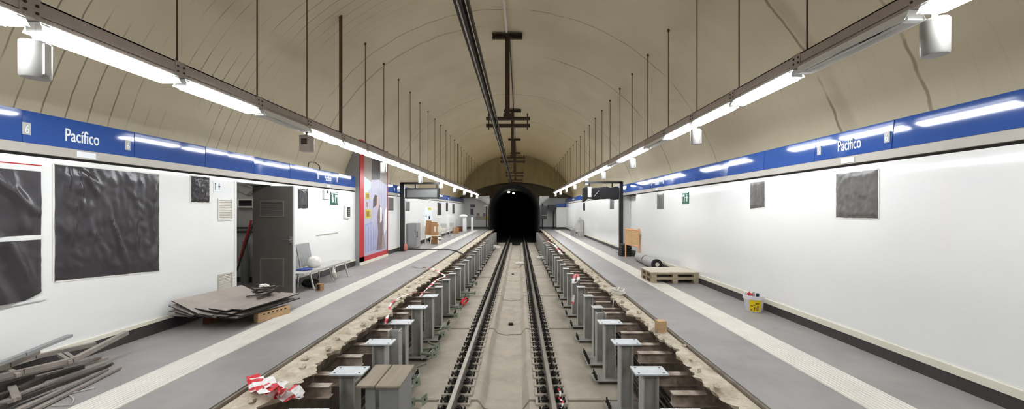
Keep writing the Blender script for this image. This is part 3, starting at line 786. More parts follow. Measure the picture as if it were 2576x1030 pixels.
labs = ['lowest dark sheet of the stack by the doorway','second lowest dark sheet of the stack, nearest the timber','dark sheet near the bottom of the stack toward the wall',
 'thin dark sheet jutting out at the front of the stack','thin dark sheet fanned out toward the wall','steep dark sheet at the left of the fanned stack','middle steep dark sheet of the fanned stack',
 'broad grey-brown sheet leaning to the wall on the stack','grey-brown sheet second from the wall on the stack','narrow stained sheet in the middle of the stack top','pale top sheet nearest the track on the stack']
spec = [((-4.55,6.20,.180),1.15,.85,.02,-.14,0,0),((-4.36,6.24,.205),1.15,.60,.02,-.19,0,0),((-4.85,6.18,.205),1.1,.6,.02,-.10,0,.08),
 ((-4.70,6.05,.235),1.0,.42,.015,-.02,.02,.14),((-5.00,6.00,.225),.95,.34,.012,-.02,0,.04),((-4.98,6.03,.265),1.0,.38,.012,-.06,0,.20),((-4.97,6.07,.305),1.05,.42,.012,-.11,0,.32),
 ((-4.90,6.16,.345),1.18,.50,.014,-.16,0,.36),((-4.62,6.15,.290),1.10,.40,.016,-.13,0,.14),((-4.42,6.17,.300),1.14,.32,.016,-.20,0,.07),((-4.24,6.22,.290),1.12,.36,.018,-.16,0,.02)]
labs += ['buried dark sheet low in the middle of the stack','buried dark sheet under the narrow stained sheet','buried dark sheet under the broad leaning sheet']
spec += [((-4.60,6.13,.225),1.1,.60,.02,-.1,0,.06),((-4.48,6.18,.252),1.12,.55,.02,-.15,0,.05),((-4.76,6.10,.262),1.08,.5,.015,-.1,0,.14)]
for l, s_ in zip(labs, spec): slab('metal_sheet', l, 'sheet', *s_, group=G)
for i in range(14):
    a = random.uniform(0, math.pi); c = Vector((-4.42+random.gauss(0,.06), 6.50+random.gauss(0,.05), .325+.012*i*.8))
    L_ = random.uniform(.12,.22); dv = Vector((math.cos(a), math.sin(a), random.uniform(-.15,.15)))*L_
    single('scrap_strip', 'short bent dark metal strip in the heap on the sheet stack', 'scrap', MB().bar(c-dv, c+dv*.2, .035, .012).bar(c+dv*.2, c+dv+Vector((0,0,.03)), .035, .012), 'darkscrap' if i % 3 else 'scrap', group='scrap heap on the sheet stack')
def lump(c, rx, ry, rz, seed, amp=.3, nu=14, nv=9, freq=2.2):
    def fn(u, v):
        d = Vector((math.cos(u)*math.sin(v), math.sin(u)*math.sin(v), math.cos(v)))
        k = 1+amp*nz(d.x*freq+seed, d.y*freq, d.z*freq)+amp*.6*nz(d.x*freq*2.6, d.y*freq*2.6+seed, d.z*freq*2.6)
        return (c[0]+d.x*rx*k, c[1]+d.y*ry*k, max(c[2]-rz*.8, c[2]+d.z*rz*k))
    return MB().grid(fn, [2*math.pi*i/nu for i in range(nu+1)], [.02+(math.pi-.04)*j/nv for j in range(nv+1)])
single('paper_scrap', 'crumpled white paper on top of the scrap heap', 'paper', lump((-4.45,6.52,.48), .08,.05,.03, 4., .5), 'cloth')

# ------------------------------------------------------------------ scrap frames at the left foreground
def frame_bar(label, pts, w, h, m='scrap', name='steel_bar', roll=0.):
    mb = MB()
    for a, b in zip(pts[:-1], pts[1:]): mb.bar(at(*a), at(*b), w, h, roll=roll)
    return single(name, label, 'steel bar', mb, m, group='dismantled steel bars in the left foreground')
t = thing('scrap_ladder', 'ladder-like dismantled steel frame leaning at the left foreground', 'steel frame', at(0,985,.02))
ra = [at(-120,975,.22), at(60,935,.24), at(185,906,.24), at(318,838,.30)]
rb = [at(-120,938,.22), at(90,898,.22), at(240,866,.21)]
def chain(pts, w, h):
    mb = MB()
    for a, b in zip(pts[:-1], pts[1:]): mb.bar(a, b, w, h)
    return mb
build('side_rail', chain(ra, .05, .045), 'scrap', t); build('side_rail', chain(rb, .05, .045), 'scrap', t)
for (a, b) in ((at(20,930,.225),at(48,945,.24)),(at(148,893,.225),at(178,912,.24)),(at(165,890,.225),at(192,908,.24))):
    build('rung', MB().bar(a, b, .03, .03), 'scrap', t)
frame_bar('flat bar nearest the tactile strip in the scrap pile', [(300,926,.02),(92,1030,.02),(30,1062,.02)], .05, .02)
frame_bar('second flat bar from the tactile strip in the scrap pile', [(268,930,.04),(50,1030,.04),(-10,1058,.04)], .045, .02)
frame_bar('third dark bar with a turned-up end in the scrap pile', [(283,916,.09),(266,925,.06),(40,1008,.06),(-60,1050,.06)], .04, .03, 'darkscrap')
frame_bar('pale bar fourth from the tactile strip in the scrap pile', [(262,914,.08),(120,965,.08),(30,1000,.08)], .05, .02)
frame_bar('dark channel lying in the middle of the scrap pile', [(210,925,.10),(110,952,.10),(40,985,.10),(-60,1020,.10)], .06, .05, 'darkscrap')
frame_bar('short bright bar under the ladder frame rungs', [(272,902,.10),(190,925,.10),(90,950,.12)], .03, .03)
frame_bar('twin bright bar beside the ladder frame', [(255,900,.13),(150,922,.14),(-30,965,.15)], .03, .025)
frame_bar('dark angle bar leaning against the left wall', [(176,845,.40),(60,892,.36),(-60,938,.30)], .06, .03, 'greycab')
frame_bar('pale tube crossing the rear of the scrap pile', [(93,885,.30),(20,920,.28),(-60,945,.27)], .055, .05)
frame_bar('thin bar on the wall side of the scrap pile', [(255,852,.16),(120,890,.18),(-40,940,.18)], .04, .03)
frame_bar('dark short block at the front of the scrap pile', [(100,970,.05),(45,990,.05)], .10, .09, 'darkscrap')
frame_bar('bent pale bracket at the picture edge of the scrap pile', [(30,975,.12),(42,1005,.10),(10,1015,.08)], .05, .03)
frame_bar('dark rod bundle at the lower left picture corner', [(55,1000,.06),(20,1018,.06),(-40,1045,.06)], .05, .05, 'darkscrap')
frame_bar('dark lower channel beneath the ladder frame', [(150,925,.05),(0,975,.05),(-60,1000,.05)], .09, .05, 'darkscrap')
single('loose_wire', 'thin grey wire loop on the floor beside the scrap pile', 'wire', MB().tube([at(130,1022,.008),at(180,1020,.008),at(186,1005,.008),at(172,993,.01),at(200,985,.008),at(240,977,.006)], .006, 6), 'steel', smooth=True)

# ------------------------------------------------------------------ barrier tape
def ribbon(pts, w, label, seg=5, seed=0, up=Vector((0,0,1)), stripes=.09):
    pts = [Vector(p) for p in pts]; path = []
    for i in range(len(pts)-1):
        p0 = pts[max(i-1,0)]; p1 = pts[i]; p2 = pts[i+1]; p3 = pts[min(i+2,len(pts)-1)]
        for k in range(seg):
            s_ = k/seg
            path.append(.5*((2*p1)+(p2-p0)*s_+(2*p0-5*p1+4*p2-p3)*s_*s_+(3*p1-p0-3*p2+p3)*s_**3))
    path.append(pts[-1]); mb = MB(); L_ = 0; vs = []; ms = []
    for i, p in enumerate(path):
        d = (path[min(i+1,len(path)-1)]-path[max(i-1,0)]).normalized(); a = d.cross(up)
        if a.length < .05: a = d.cross(Vector((1,0,0)))
        a.normalize(); b = a.cross(d); th = 1.2*nz(i*.23+seed, seed); a = a*math.cos(th)+b*math.sin(th)
        vs += [p-a*w/2, p+b*.006*math.sin(i*1.9), p+a*w/2]
        if i: L_ += (path[i]-path[i-1]).length
        ms.append(1 if int(L_/stripes) % 5 in (1,2,4) else 0)
    fs = []; mi = []
    for i in range(len(path)-1):
        fs += [(3*i,3*i+3,3*i+4,3*i+1),(3*i+1,3*i+4,3*i+5,3*i+2)]; mi += [ms[i],ms[i]]
    o = len(mb.v); mb.v += vs; mb.f += fs; mb.m += mi
    return single('barrier_tape', label, 'barrier tape', mb, ['redtape','whitetape'])
A = lambda x, y, z=.02: at(x, y, z)
mbT = None
ribbon([A(636,944,.04),A(650,985,.0),A(672,955,.10),A(690,990,.03),A(712,962,.12),A(700,1000,-.02),A(735,975,.08),A(757,998,.0),A(725,1002,-.02),A(690,972,.06),A(668,980,.09),A(645,950,.06)], .12, 'crumpled red and white barrier tape on the near left platform edge', seg=5, seed=1, stripes=.075)
ribbon([A(1033,671,.02),A(1060,674,.02),A(1085,676,.06),A(1105,686,.02),A(1119,695,-.03),A(1098,705,-.06),A(1080,722,-.08),A(1058,742,-.12)], .055, 'barrier tape trailing over the left edge near the middle columns', seed=3, stripes=.16)
ribbon([A(1046,737,-.02),A(1015,745,.0),A(985,763,-.02),A(978,785,-.05),A(970,812,-.10),A(964,820,-.22)], .05, 'pale barrier tape hanging along the left broken edge', seed=5, stripes=.22)
ribbon([A(1374,607,-.05),A(1386,612,-.04),A(1396,618,-.05),A(1408,634,-.04),A(1414,640,-.05)], .10, 'barrier tape running along the far right columns', seed=6, stripes=.3)
ribbon([A(1440,695,-.10),A(1452,690,-.05),A(1455,705,-.12),A(1442,712,-.12),A(1448,690,-.06),A(1446,730,-.55),A(1440,765,-.6)], .07, 'red barrier tape tied to a column in the right row', seed=8, stripes=.5)
ribbon([at(1404,978,-1.08),at(1410,990,-1.06),at(1406,1002,-1.10),at(1416,1012,-1.08),at(1410,1028,-1.10)], .03, 'small red and white tape scrap on the near right rail clips', seed=9, stripes=.08)
ribbon([at(1160,764,-1.1),at(1170,750,-1.0),at(1176,756,-1.12),at(1164,768,-1.15),at(1174,762,-1.05)], .10, 'crumpled red tape on the slab beside the left columns', seed=10, stripes=3.)

# ------------------------------------------------------------------ green props and cables by the left columns
def prop(c, yaw, L_, label, pitch=.1):
    d = Vector((math.cos(yaw)*math.cos(pitch), math.sin(yaw)*math.cos(pitch), math.sin(pitch)))
    a = Vector(c); b = a+d*L_
    t = thing('steel_prop', label, 'prop', tuple(a), 'props lying beside the left columns')
    build('tube', MB().tube([a, b], .024, 10), 'green', t, smooth=True)
    e = MB().bar(b, b+d*.012, .13, .13); build('end_plate', e, 'green', t)
    build('hole', MB().tube([b+d*.010, b+d*.0135], .02, 8), 'black', t)
for i, (x, y, yaw, L_) in enumerate([(985,1000,-.5,.42),(1020,1005,-.35,.34),(1005,960,-.7,.5),(1020,940,-.9,.34),(1055,890,-.6,.42),(1066,880,-.3,.32),(1078,862,-.9,.40),(1090,842,-.5,.3),(1094,832,-.2,.36),(1120,790,-.7,.45),(1128,778,-.3,.4),(1150,750,-.6,.5),(1160,738,-.2,.5),(1172,716,-.5,.5)]):
    prop(at(x, y, -1.10), yaw, L_, f'{ORD[i]} greenish steel prop from the camera beside the left columns', .05+.1*(i%3))
for i, (x0, y0, x1, y1) in enumerate([(1060,905,1090,880),(1075,885,1100,868),(1100,840,1118,812),(1130,770,1145,755),(1050,925,1075,915)]):
    single('loose_rod', f'{ORD[i]} thin galvanised rod from the camera beside the left columns', 'rod', MB().tube([at(x0,y0,-1.15), at(x1,y1,-1.02)], .014, 8), 'steel', group='rods beside the left columns')
for i in range(7):
    pts = []; x = 1.86+.055*i
    for k in range(30): pts.append((x+.05*nz(k*.4, i*3.), 2.5+k*1.05, -1.13+.03*i+.05*nz(k*.5, i, 2.)))
    single('floor_cable', f'{ORD[i]} dark cable from the track in the cavity behind the right columns', 'cable', MB().tube(pts, .018, 6), 'cable' if i % 2 else 'railside', group='cables under the right platform edge', smooth=True)
for i in range(4):
    pts = []; x = -2.35-.06*i
    for k in range(30): pts.append((x+.05*nz(k*.4, i*3.+9), 2.5+k*1.05, -1.13+.03*i+.05*nz(k*.5, i+4, 2.)))
    single('floor_cable', f'{ORD[i]} dark cable from the track in the cavity behind the left columns', 'cable', MB().tube(pts, .018, 6), 'cable', group='cables under the left platform edge', smooth=True)
# loose chips on the broken concrete lips
for side in (1, -1):
    for k in range(22):
        y = 3.5+k*.36+random.uniform(-.12,.12); x = (2.12 if side > 0 else -2.56)+random.uniform(-.1,.1); r = random.uniform(.012,.032)
        single('concrete_chip', 'small pale concrete chip lying on the broken edge of the right platform' if side > 0 else 'small pale concrete chip lying on the broken edge of the left platform', 'rubble',
               lump((x, y, -.03+r*.4), r*1.3, r*1.6, r*.9, k*2.3+side, .7, 9, 6), 'rough', group='chips on the right broken edge' if side > 0 else 'chips on the left broken edge')
# rubble in the cavities
for side, xx in ((1, 2.12), (-1, -2.5)):
    for k in range(26):
        y = 3.6+k*.42+random.uniform(-.1,.1); r = random.uniform(.04,.11)
        single('rubble_stone', ('loose broken concrete lump in the cavity under the right platform edge' if side > 0 else 'loose broken concrete lump in the cavity under the left platform edge'), 'rubble',
               lump((xx+random.uniform(-.08,.08), y, SLAB+r*.75), r, r, r, k*1.7, .45, 9, 6), 'under', group='rubble under the right edge' if side > 0 else 'rubble under the left edge')

# ------------------------------------------------------------------ overhead conductor bar and its brackets
t = thing('conductor_bar', 'dark overhead conductor bar running along the vault to the tunnel', 'conductor bar', (-.68, 0, EYE+2.3))
xc, zc = -.68, EYE+2.30
build('profile', MB().box(xc-.055,xc+.055,-2,58,zc+.085,zc+.10).box(xc-.028,xc-.016,-2,58,zc,zc+.09).box(xc+.016,xc+.028,-2,58,zc,zc+.09).box(xc-.045,xc-.016,-2,58,zc-.012,zc).box(xc+.016,xc+.045,-2,58,zc-.012,zc), 'catenary', t)
build('contact_wire', MB().tube([(xc,-2,zc-.012),(xc,58,zc-.012)], .012, 8), 'railtop', t)
cb = [ (xc+.10, y, zc+.06+.01*math.sin(y)) for y in span(-2, 34, 1.0)]
build('feeder_cable', MB().tube(cb, .022, 6), 'bracket', t)
for i, y in enumerate((2.66, 10.66, 18.66, 26.3, 32.5)):
    zt = vault_z(VC); X0 = -.335
    t = thing('overhead_bracket', 'brown ceiling bracket overhead above the photographer holding the conductor bar', 'bracket', (X0, y, zt))
    if i: t['label'] = f'{ORD[i-1]} brown ceiling bracket from the camera holding the conductor bar'
    build('head_plate', MB().box(X0-.43,X0+.43,y-.10,y+.10,zt-.075,zt-.055).box(X0-.43,X0+.43,y-.006,y+.006,zt-.16,zt-.07).box(X0-.43,X0+.43,y-.05,y+.05,zt-.17,zt-.155), 'bracket', t)
    zl = EYE+2.63
    build('post', MB().box(X0-.065,X0+.065,y-.065,y+.065,zl,zt-.06), 'bracket', t)
    build('shoe', MB().bar((X0,y,zl+.12),(X0,y,zl),.22,.2), 'bracket', t)
    for (zz, hh) in ((zl-.02,.08),(zl-.22,.09)):
        build('cross_bar', MB().box(-.94,.31,y-.05,y+.05,zz-hh/2,zz+hh/2), 'bracket', t)
    for xx in (-.87, .24):
        build('threaded_rod', MB().tube([(xx,y,zl-.34),(xx,y,zl+.13)], .018, 8), 'bracket', t)
    build('insulator', MB().lathe([(.03,zc+.10-zc),(.055,.12),(.055,.14),(.03,.15)], (xc, y, zc), 10), 'bracket', t)
pts = [(VC-.02+.03*nz(y*.7), y, vault_z(VC)-.10) for y in span(0, 10.4, .5)]
single('crown_conduit', 'pale conduit clipped along the vault crown above the track', 'conduit', MB().tube(pts, .03, 8), 'whitecable', smooth=True)
single('crown_conduit', 'thin dark conduit along the vault crown beyond the first bracket', 'conduit', MB().tube([(VC+.06, y, vault_z(VC)-.06) for y in span(10.9, 33, 1.)], .02, 6), 'bracket')

# ------------------------------------------------------------------ advert pillar on the left
PX = XL+.15
zt = vault_z(PX)
t = thing('advert_pillar', 'tall red framed advertising pillar with a pale blue poster on the left', 'advert', (PX, (PA+PB)/2, 0))
build('core', MB().box(XL-.5, PX-.012, PA, PB, .0, zt+.35), 'greycab', t)
fr = MB().box(PX-.012, PX+.02, PA, PA+.30, .10, zt).box(PX-.012, PX+.02, PB-.06, PB, .10, zt).box(PX-.012, PX+.02, PA, PB, .10, .26)
build('red_frame', fr, 'red', t)
build('plinth', MB().box(PX-.012, PX+.03, PA, PB, .0, .10), 'cream', t)
def pp(pts, m, d, nm='poster_print'):
    build(nm, MB().prism(pts, lambda a, b, k: (PX+.004+d+k, PA+.3+(PB-PA-.36)*a, .26+b*(zt-.28)), .001), m, t)
pp([(0,0),(1,0),(1,1),(0,1)], 'lilac', 0, 'poster')
pp([(0,.5),(.28,.62),(.2,.70),(0,.72)], 'sky', .0012); pp([(0,.70),(.3,.66),(.3,1),(0,1)], 'stone', .0014)
pp([(.30,.68),(.66,.70),(.66,1),(.30,1)], 'darkposter', .0016); pp([(.66,.69),(1,.66),(1,1),(.66,1)], 'stone', .0016)
pp([(.36,.42),(.50,.45),(.54,.54),(.44,.55),(.36,.50)], 'darkposter', .0026); pp([(.50,.42),(.60,.44),(.60,.54),(.52,.53)], 'skin', .0028)
pp([(.50,.02),(.78,.02),(.80,.30),(.74,.42),(.62,.46),(.52,.34),(.58,.20)], 'mauve', .003)
pp([(.66,.28),(.74,.30),(.74,.42),(.66,.44)], 'paper', .0042)
pp([(.74,.02),(.9,.03),(.82,.2),(.76,.14)], 'stone', .0044)
pp([(.84,.16),(.99,.22),(.99,.44),(.88,.40)], 'paper', .0028)
for (a, b, c, d_) in ((.05,.5,.22,.56),(.05,.33,.28,.41)): pp([(a,b),(c,b),(c,d_),(a,d_)], 'olive', .003, 'lettering_block')
for i in range(3): pp([(.08+.045*i,.51),(.105+.045*i,.51),(.105+.045*i,.55),(.08+.045*i,.55)], 'brownink', .0042, 'lettering')
for i in range(4): pp([(.08+.045*i,.345),(.105+.045*i,.345),(.105+.045*i,.395),(.08+.045*i,.395)], 'brownink', .0042, 'lettering')
for i in range(2): pp([(.08+.05*i,.43),(.10+.05*i,.43),(.10+.05*i,.475),(.08+.05*i,.475)], 'brownink', .003, 'lettering')
for i in range(5): pp([(.05+.1*i,.03),(.10+.1*i,.03),(.09+.1*i,.27-.02*(i%2)),(.06+.1*i,.27)], 'periwinkle', .003)
pp([(.04,.26),(.32,.28),(.32,.295),(.04,.275)], 'periwinkle', .0032)

# ------------------------------------------------------------------ bench and what is on / under it
BX0, BX1 = -5.12, -4.60
t = thing('bench', 'grey perforated metal platform bench on the left behind the open door', 'bench', (-4.85, 9.1, 0))
def seat(y0, y1):
    us_ = [0,.15,.5,.85,.95,1]; zz = [.44,.43,.42,.445,.435,.41]
    return MB().grid(lambda u, v: (BX0+.06+(BX1-BX0-.06)*u, v, zz[us_.index(u)]), us_, [y0,y1])
build('seat', MB().box(BX0+.05,BX1-.03,8.0,10.2,.425,.445).box(BX1-.045,BX1,8.0,10.2,.40,.445), 'steel', t, bevel=.006)
for (ya, yb) in ((8.08,8.62),(8.64,9.18)):
    mb = MB()
    vs_ = [0,.3,.7,1]
    mb.grid(lambda u, v: (BX0+.04-.10*v, ya+(yb-ya)*u, .46+.54*v), [i/4 for i in range(5)], vs_)
    mb.grid(lambda u, v: (BX0+.06-.10*v, ya+(yb-ya)*(1-u), .46+.54*v), [i/4 for i in range(5)], vs_)
    bk = build('backrest', mb, 'greycab', t)
    lines = MB()
    for i in range(9):
        y = ya+.03+(yb-ya-.06)*i/8; lines.bar((BX0+.062, y, .48), (BX0-.036, y, .98), .008, .004, up=(1,0,0))
    build('slots', lines, 'steel', bk)
for y in (8.42, 9.3, 10.1):
    build('leg', MB().tube([(BX1-.12,y,.43),(BX1-.10,y,.3),(BX1-.03,y+.02,.0)], .022, 8).tube([(BX0+.15,y,.43),(BX0+.12,y,.02)], .022, 8).box(BX1-.10,BX1+.04,y-.02,y+.04,.0,.012), 'chrome', t)
build('cross_tube', MB().tube([(-4.9,8.0,.39),(-4.9,10.2,.39)], .025, 8), 'chrome', t)
single('white_bag', 'white knotted plastic bag sitting on the bench', 'bag', lump((-4.86,8.86,.56), .15,.15,.145, 2.3, .16, 20, 12), 'cloth', smooth=True)
single('blue_cloth', 'folded blue and white cloth lying on the bench seat', 'cloth', lump((-4.85,8.45,.46), .16,.16,.025, 7.3, .3), 'blue_cloth')
single('black_bag', 'black bag on the floor under the bench', 'bag', lump((-4.88,8.75,.09), .20,.14,.10, 5.3, .3), 'rollblack', smooth=True)
t = thing('paint_tin', 'small brown and black box on the floor before the bench leg', 'box', (-4.47, 8.35, 0))
build('box', MB().box(-4.52,-4.40,8.3,8.42,0,.15), 'card', t); build('dark_side', MB().box(-4.50,-4.43,8.297,8.3,.02,.14), 'sheetedge', t)
single('white_rag', 'white rag hanging off the far bench leg', 'rag', MB().tube([(BX1-.05,9.3,.40),(BX1-.0,9.28,.25),(BX1+.01,9.36,.12)], [.02,.05,.03], 6), 'cloth')

# ------------------------------------------------------------------ gantries
gy = 16.4; gx = -5.12
t = thing('sign_gantry', 'black post gantry carrying a blank grey display on the left platform', 'gantry', (gx, gy, 0))
build('post', MB().box(gx-.085,gx+.085,gy-.07,gy+.07,0,3.02), 'black', t); build('base_plate', MB().box(gx-.14,gx+.14,gy-.14,gy+.14,0,.015), 'black', t)
build('beam', MB().box(gx,-3.5,gy-.07,gy+.07,2.93,3.02), 'black', t)
for xx in (-4.55, -3.62): build('hanger', MB().box(xx-.03,xx+.03,gy-.03,gy+.03,2.72,2.94), 'black', t)
b = build('display_case', MB().box(-4.98,-3.5,gy-.1,gy+.1,2.30,2.76), 'black', t); build('screen', MB().box(-4.90,-3.58,gy-.105,gy-.1,2.36,2.70), 'screen', b)
build('side_panel', MB().box(-5.02,-4.985,gy-.1,gy+.1,2.36,2.72), 'white_metal', t)
single('floor_bag', 'pinkish clear bag taped at the foot of the left gantry post', 'bag', lump((gx+.16,gy-.1,.16), .08,.08,.18, 3.3, .3), 'pinkbag', smooth=True)
gy = 15.67; gx = 4.27
t = thing('sign_gantry', 'black post gantry with a plastic wrapped sign on the right platform', 'gantry', (gx, gy, 0))
build('post', MB().box(gx-.075,gx+.075,gy-.07,gy+.07,0,3.0), 'black', t); build('base_plate', MB().box(gx-.16,gx+.12,gy-.16,gy+.16,0,.015), 'black', t)
build('beam', MB().box(2.72,gx,gy-.07,gy+.07,2.92,3.0), 'black', t)
for xx in (2.95, 3.9): build('hanger', MB().box(xx-.03,xx+.03,gy-.03,gy+.03,2.70,2.93), 'black', t)
def wrapfn(u, v):
    a = 2*math.pi*v; x = 2.66+1.5*u
    ry, rz = .13, .25+.03*nz(u*6, 4.)
    k = 1+.12*nz(u*9, math.cos(a)*2, math.sin(a)*2)
    end = 1-.12*max(0, (.06-u)/.06)
    return (x+.03*nz(v*9, 2.), gy+ry*k*end*max(-1,min(1,1.5*math.cos(a))), 2.50+(.05*nz(u*4,1.))+rz*k*end*max(-1,min(1,1.4*math.sin(a))) - .16*max(0,(.14-u)/.14)*(1 if math.sin(a) < 0 else .1))
mb = MB().grid(wrapfn, [i/36 for i in range(37)], [i/28 for i in range(29)])
mb.add([wrapfn(0, i/28) for i in range(28)], [tuple(range(28))]); mb.add([wrapfn(1, i/28) for i in range(28)], [tuple(range(27,-1,-1))])
w_ = build('wrapped_sign', mb, 'bin_liner', t, smooth=True)
build('white_tape', MB().box(2.84,2.99,gy-.20,gy-.195,2.34,2.76), 'letter', w_); build('white_tape', MB().bar((3.10,gy-.19,2.36),(3.30,gy-.19,2.6),.02,.006), 'letter', w_)

# ------------------------------------------------------------------ right platform things
t = thing('barrier', 'orange painted work barrier with tan boards against the right wall niche', 'barrier', (4.2, 14.0, 0))
pA, pB = Vector((4.06,14.25,0)), Vector((4.36,13.62,0)); up = Vector((0,0,1))
for p in (pA, pB): build('leg', MB().tube([p, p+up*1.12], .028, 8), 'orange', t)
build('top_bar', MB().tube([pA+up*1.08, pB+up*1.05], .028, 8).tube([pA+up*1.0,(pA+pB)/2+up*1.1,pB+up*.98], .02, 6), 'orange', t)
build('lower_bar', MB().tube([pA+up*.50, pB+up*.46], .026, 8), 'orange', t)
for i, (u0, u1) in enumerate(((.04,.50),(.52,.98))):
    a = pA.lerp(pB, u0); b = pA.lerp(pB, u1); mb = MB()
    q = [a+up*.52, b+up*.50, b+up*1.04, a+up*1.05]; n = (b-a).cross(up).normalized()*.012
    mb.add(q+[v+n for v in q], [(3,2,1,0),(4,5,6,7),(0,1,5,4),(1,2,6,5),(2,3,7,6),(3,0,4,7)]); build('board', mb, 'tan', t)
build('clamp', MB().tube([pB+up*.92, pB+Vector((.03,-.22,.9))], .025, 6), 'chrome', t)
for k in range(5):
    single('folded_sack', f'{["lowest","second","third","fourth","topmost"][k]} black folded sack in the pile behind the orange barrier', 'sack', MB().box(3.95+.01*k,4.36,14.45,14.95,.095*k,.095*k+.09), 'rollblack', group='black sacks behind the barrier', bevel=.03)
# rolls
def roll(y0, y1, x, r, label, dark=True):
    t = thing('membrane_roll', label, 'roll', (x, (y0+y1)/2, 0), 'rolls along the right wall')
    mb = MB().tube([(x,y0+.02,r),(x,y1,r)], r, 22); build('sheet', mb, 'rollgrey' if dark else 'rollblack', t, smooth=True)
    e = MB().tube([(x,y0,r),(x,y0+.10,r)], r*1.01, 22); build('dark_end', e, 'rollblack', t)
    build('core_tube', MB().tube([(x,y0-.004,r),(x,y0+.01,r)], r*.4, 14), 'cream', t)
roll(12.35, 13.2, 4.22, .145, 'farther of two grey membrane rolls along the right wall'); roll(11.25, 12.2, 4.16, .155, 'nearer of two grey membrane rolls along the right wall')
single('black_sheet_roll', 'long thin black roll lying against the right wall behind the pallets', 'roll', MB().tube([(4.33,10.1,.075),(4.34,11.2,.08)], .07, 14), 'rollblack')
# pallets
def pallet(z, label):
    t = thing('pallet', label, 'pallet', (3.825, 9.55, z), 'pallets by the right wall')
    x0, x1, y0, y1 = 3.25, 4.40, 9.15, 9.95
    d = MB()
    for i in range(5): d.box(x0, x1, y0+.165*i, y0+.165*i+.14, z+.092, z+.128)
    build('deck_boards', d, 'pale_wood', t)
    g = MB()
    for xx in (x0, (x0+x1)/2-.055, x1-.11): g.box(xx, xx+.11, y0, y1, z, z+.018)
    g.box(x0, x1, y0+.002, y0+.10, z+.0, z+.018) if z > .05 else None
    build('runners', g, 'pale_wood', t)
    for xx in (x0, (x0+x1)/2-.06, x1-.12):
        for yy in (y0, (y0+y1)/2-.06, y1-.12): build('block', MB().box(xx, xx+.12, yy, yy+.12, z+.018, z+.09), 'pale_wood', t)
pallet(0, 'lower of two stacked wooden pallets by the right wall'); pallet(.13, 'upper of two stacked wooden pallets by the right wall')
single('plywood_board', 'pale board lying on top of the stacked pallets', 'board', MB().box(3.22,4.40,9.14,9.97,.26,.278), 'ply')
# bucket
bc = (4.18, 6.66, 0)
t = thing('bucket', 'white bucket with a yellow label and tools beside the right wall', 'bucket', bc)
build('tub', MB().lathe([(.0,.004),(.128,.0),(.134,.01),(.158,.245),(.15,.245),(.128,.02),(.0,.02)], bc, 32), 'bucket', t, smooth=True)
build('rim', MB().lathe([(.158,.225),(.170,.225),(.172,.285),(.162,.288),(.157,.28),(.157,.225)], bc, 32), 'bucket', t, smooth=True)
mb = MB()
def lab_pt(a, z, e=.0015): r = .134+.024*(z-.01)/.235+e; return (bc[0]+r*math.cos(a), bc[1]+r*math.sin(a), z)
va_ = math.atan2(-bc[1], -bc[0])
mb.grid(lambda u, v: lab_pt(va_-.45+1.25*u, .02+.20*v), [i/14 for i in range(15)], [i/4 for i in range(5)])
lb = build('label', mb, 'yellow', t, smooth=True)
mk = MB()
for (u0,u1,v0,v1) in ((.12,.30,.45,.55),(.33,.5,.55,.62),(.5,.8,.66,.76),(.1,.24,.08,.2),(.4,.46,.1,.4),(.55,.6,.08,.4),(.66,.76,.1,.55),(.36,.52,.3,.36)):
    mk.grid(lambda u, v: lab_pt(va_-.45+1.25*u, .02+.20*v, .003), [u0,(u0+u1)/2,u1], [v0,v1])
build('printing', mk, 'brownink', lb)
single('red_trowel', 'dark red handled trowel sticking out of the bucket', 'trowel', MB().bar((4.10,6.62,.10),(4.05,6.60,.335),.03,.022).bar((4.05,6.60,.335),(4.12,6.60,.30),.03,.03), 'redtape')
single('steel_trowel', 'grey bladed tool sticking out of the bucket', 'tool', MB().bar((4.19,6.68,.08),(4.13,6.70,.35),.012,.012).bar((4.19,6.66,.1),(4.17,6.66,.33),.05,.004), 'steel')
single('blue_can', 'dark blue capped tool in the bucket', 'tool', MB().tube([(4.24,6.66,.08),(4.24,6.64,.315)], .024, 10), 'blue_dark')
# block, rag bundle on right edge
t = thing('timber_block', 'square timber block standing on the right platform edge', 'timber block', (2.13, 5.62, -.05))
c = Vector((2.13,5.62,0)); R = Matrix.Rotation(.2, 3, 'Z')
mb = MB().box(-.065,.065,-.06,.06,-.05,.14); mb.v = [R@v+c for v in mb.v]; build('block', mb, 'wood', t, bevel=.004)
mb = MB(); pts = []
for i in range(60):
    a = i*.55; pts.append((2.14+.13*math.cos(a)*(1+.3*nz(i*.3)), 8.1+.17*math.sin(a), .0+.0016*i+.03*nz(i*.7, 5.)))
pts += [(2.02,7.95,-.05),(1.96,7.8,-.2),(1.95,7.75,-.35)]
single('cable_coil', 'tangled white cable coil on the right platform edge', 'cable', MB().tube(pts, .014, 6), 'whitecable', smooth=True)
for (x, y, r, lab) in ((1245,625,.32,'white rag bundle on the slab beside the far left columns'),(1362,652,.26,'white rag bundle on the slab beside the far right columns'),(1308,665,.2,'pale crumpled rag lying between the rails')):
    p = at(x, y, -1.18); single('rag_bundle', lab, 'rag', lump((p.x,p.y,-1.2+r*.3), r*1.3, r*.9, r*.5, x*.1, .35, 18, 10), 'cloth', smooth=True)
for i, (x, y) in enumerate(((1290,690),(1285,815))):
    p = at(x, y, -1.34); single('floor_drain', f'{["farther","nearer"][i]} small dark drain cap in the track trough', 'drain cap', MB().lathe([(.0,-.02),(.07,-.02),(.06,.03),(.0,.035)], (p.x, p.y, -1.35), 10), 'bolt')
# cable across left platform
single('floor_hose', 'dark hose lying across the left platform from the gantry foot', 'hose', MB().tube([(-5.0,16.6,.02),at(1030,628,.02),at(1080,629,.02),at(1130,629,.02),at(1150,633,.02),at(1165,640,-.02)], .03, 8), 'cable', smooth=True)

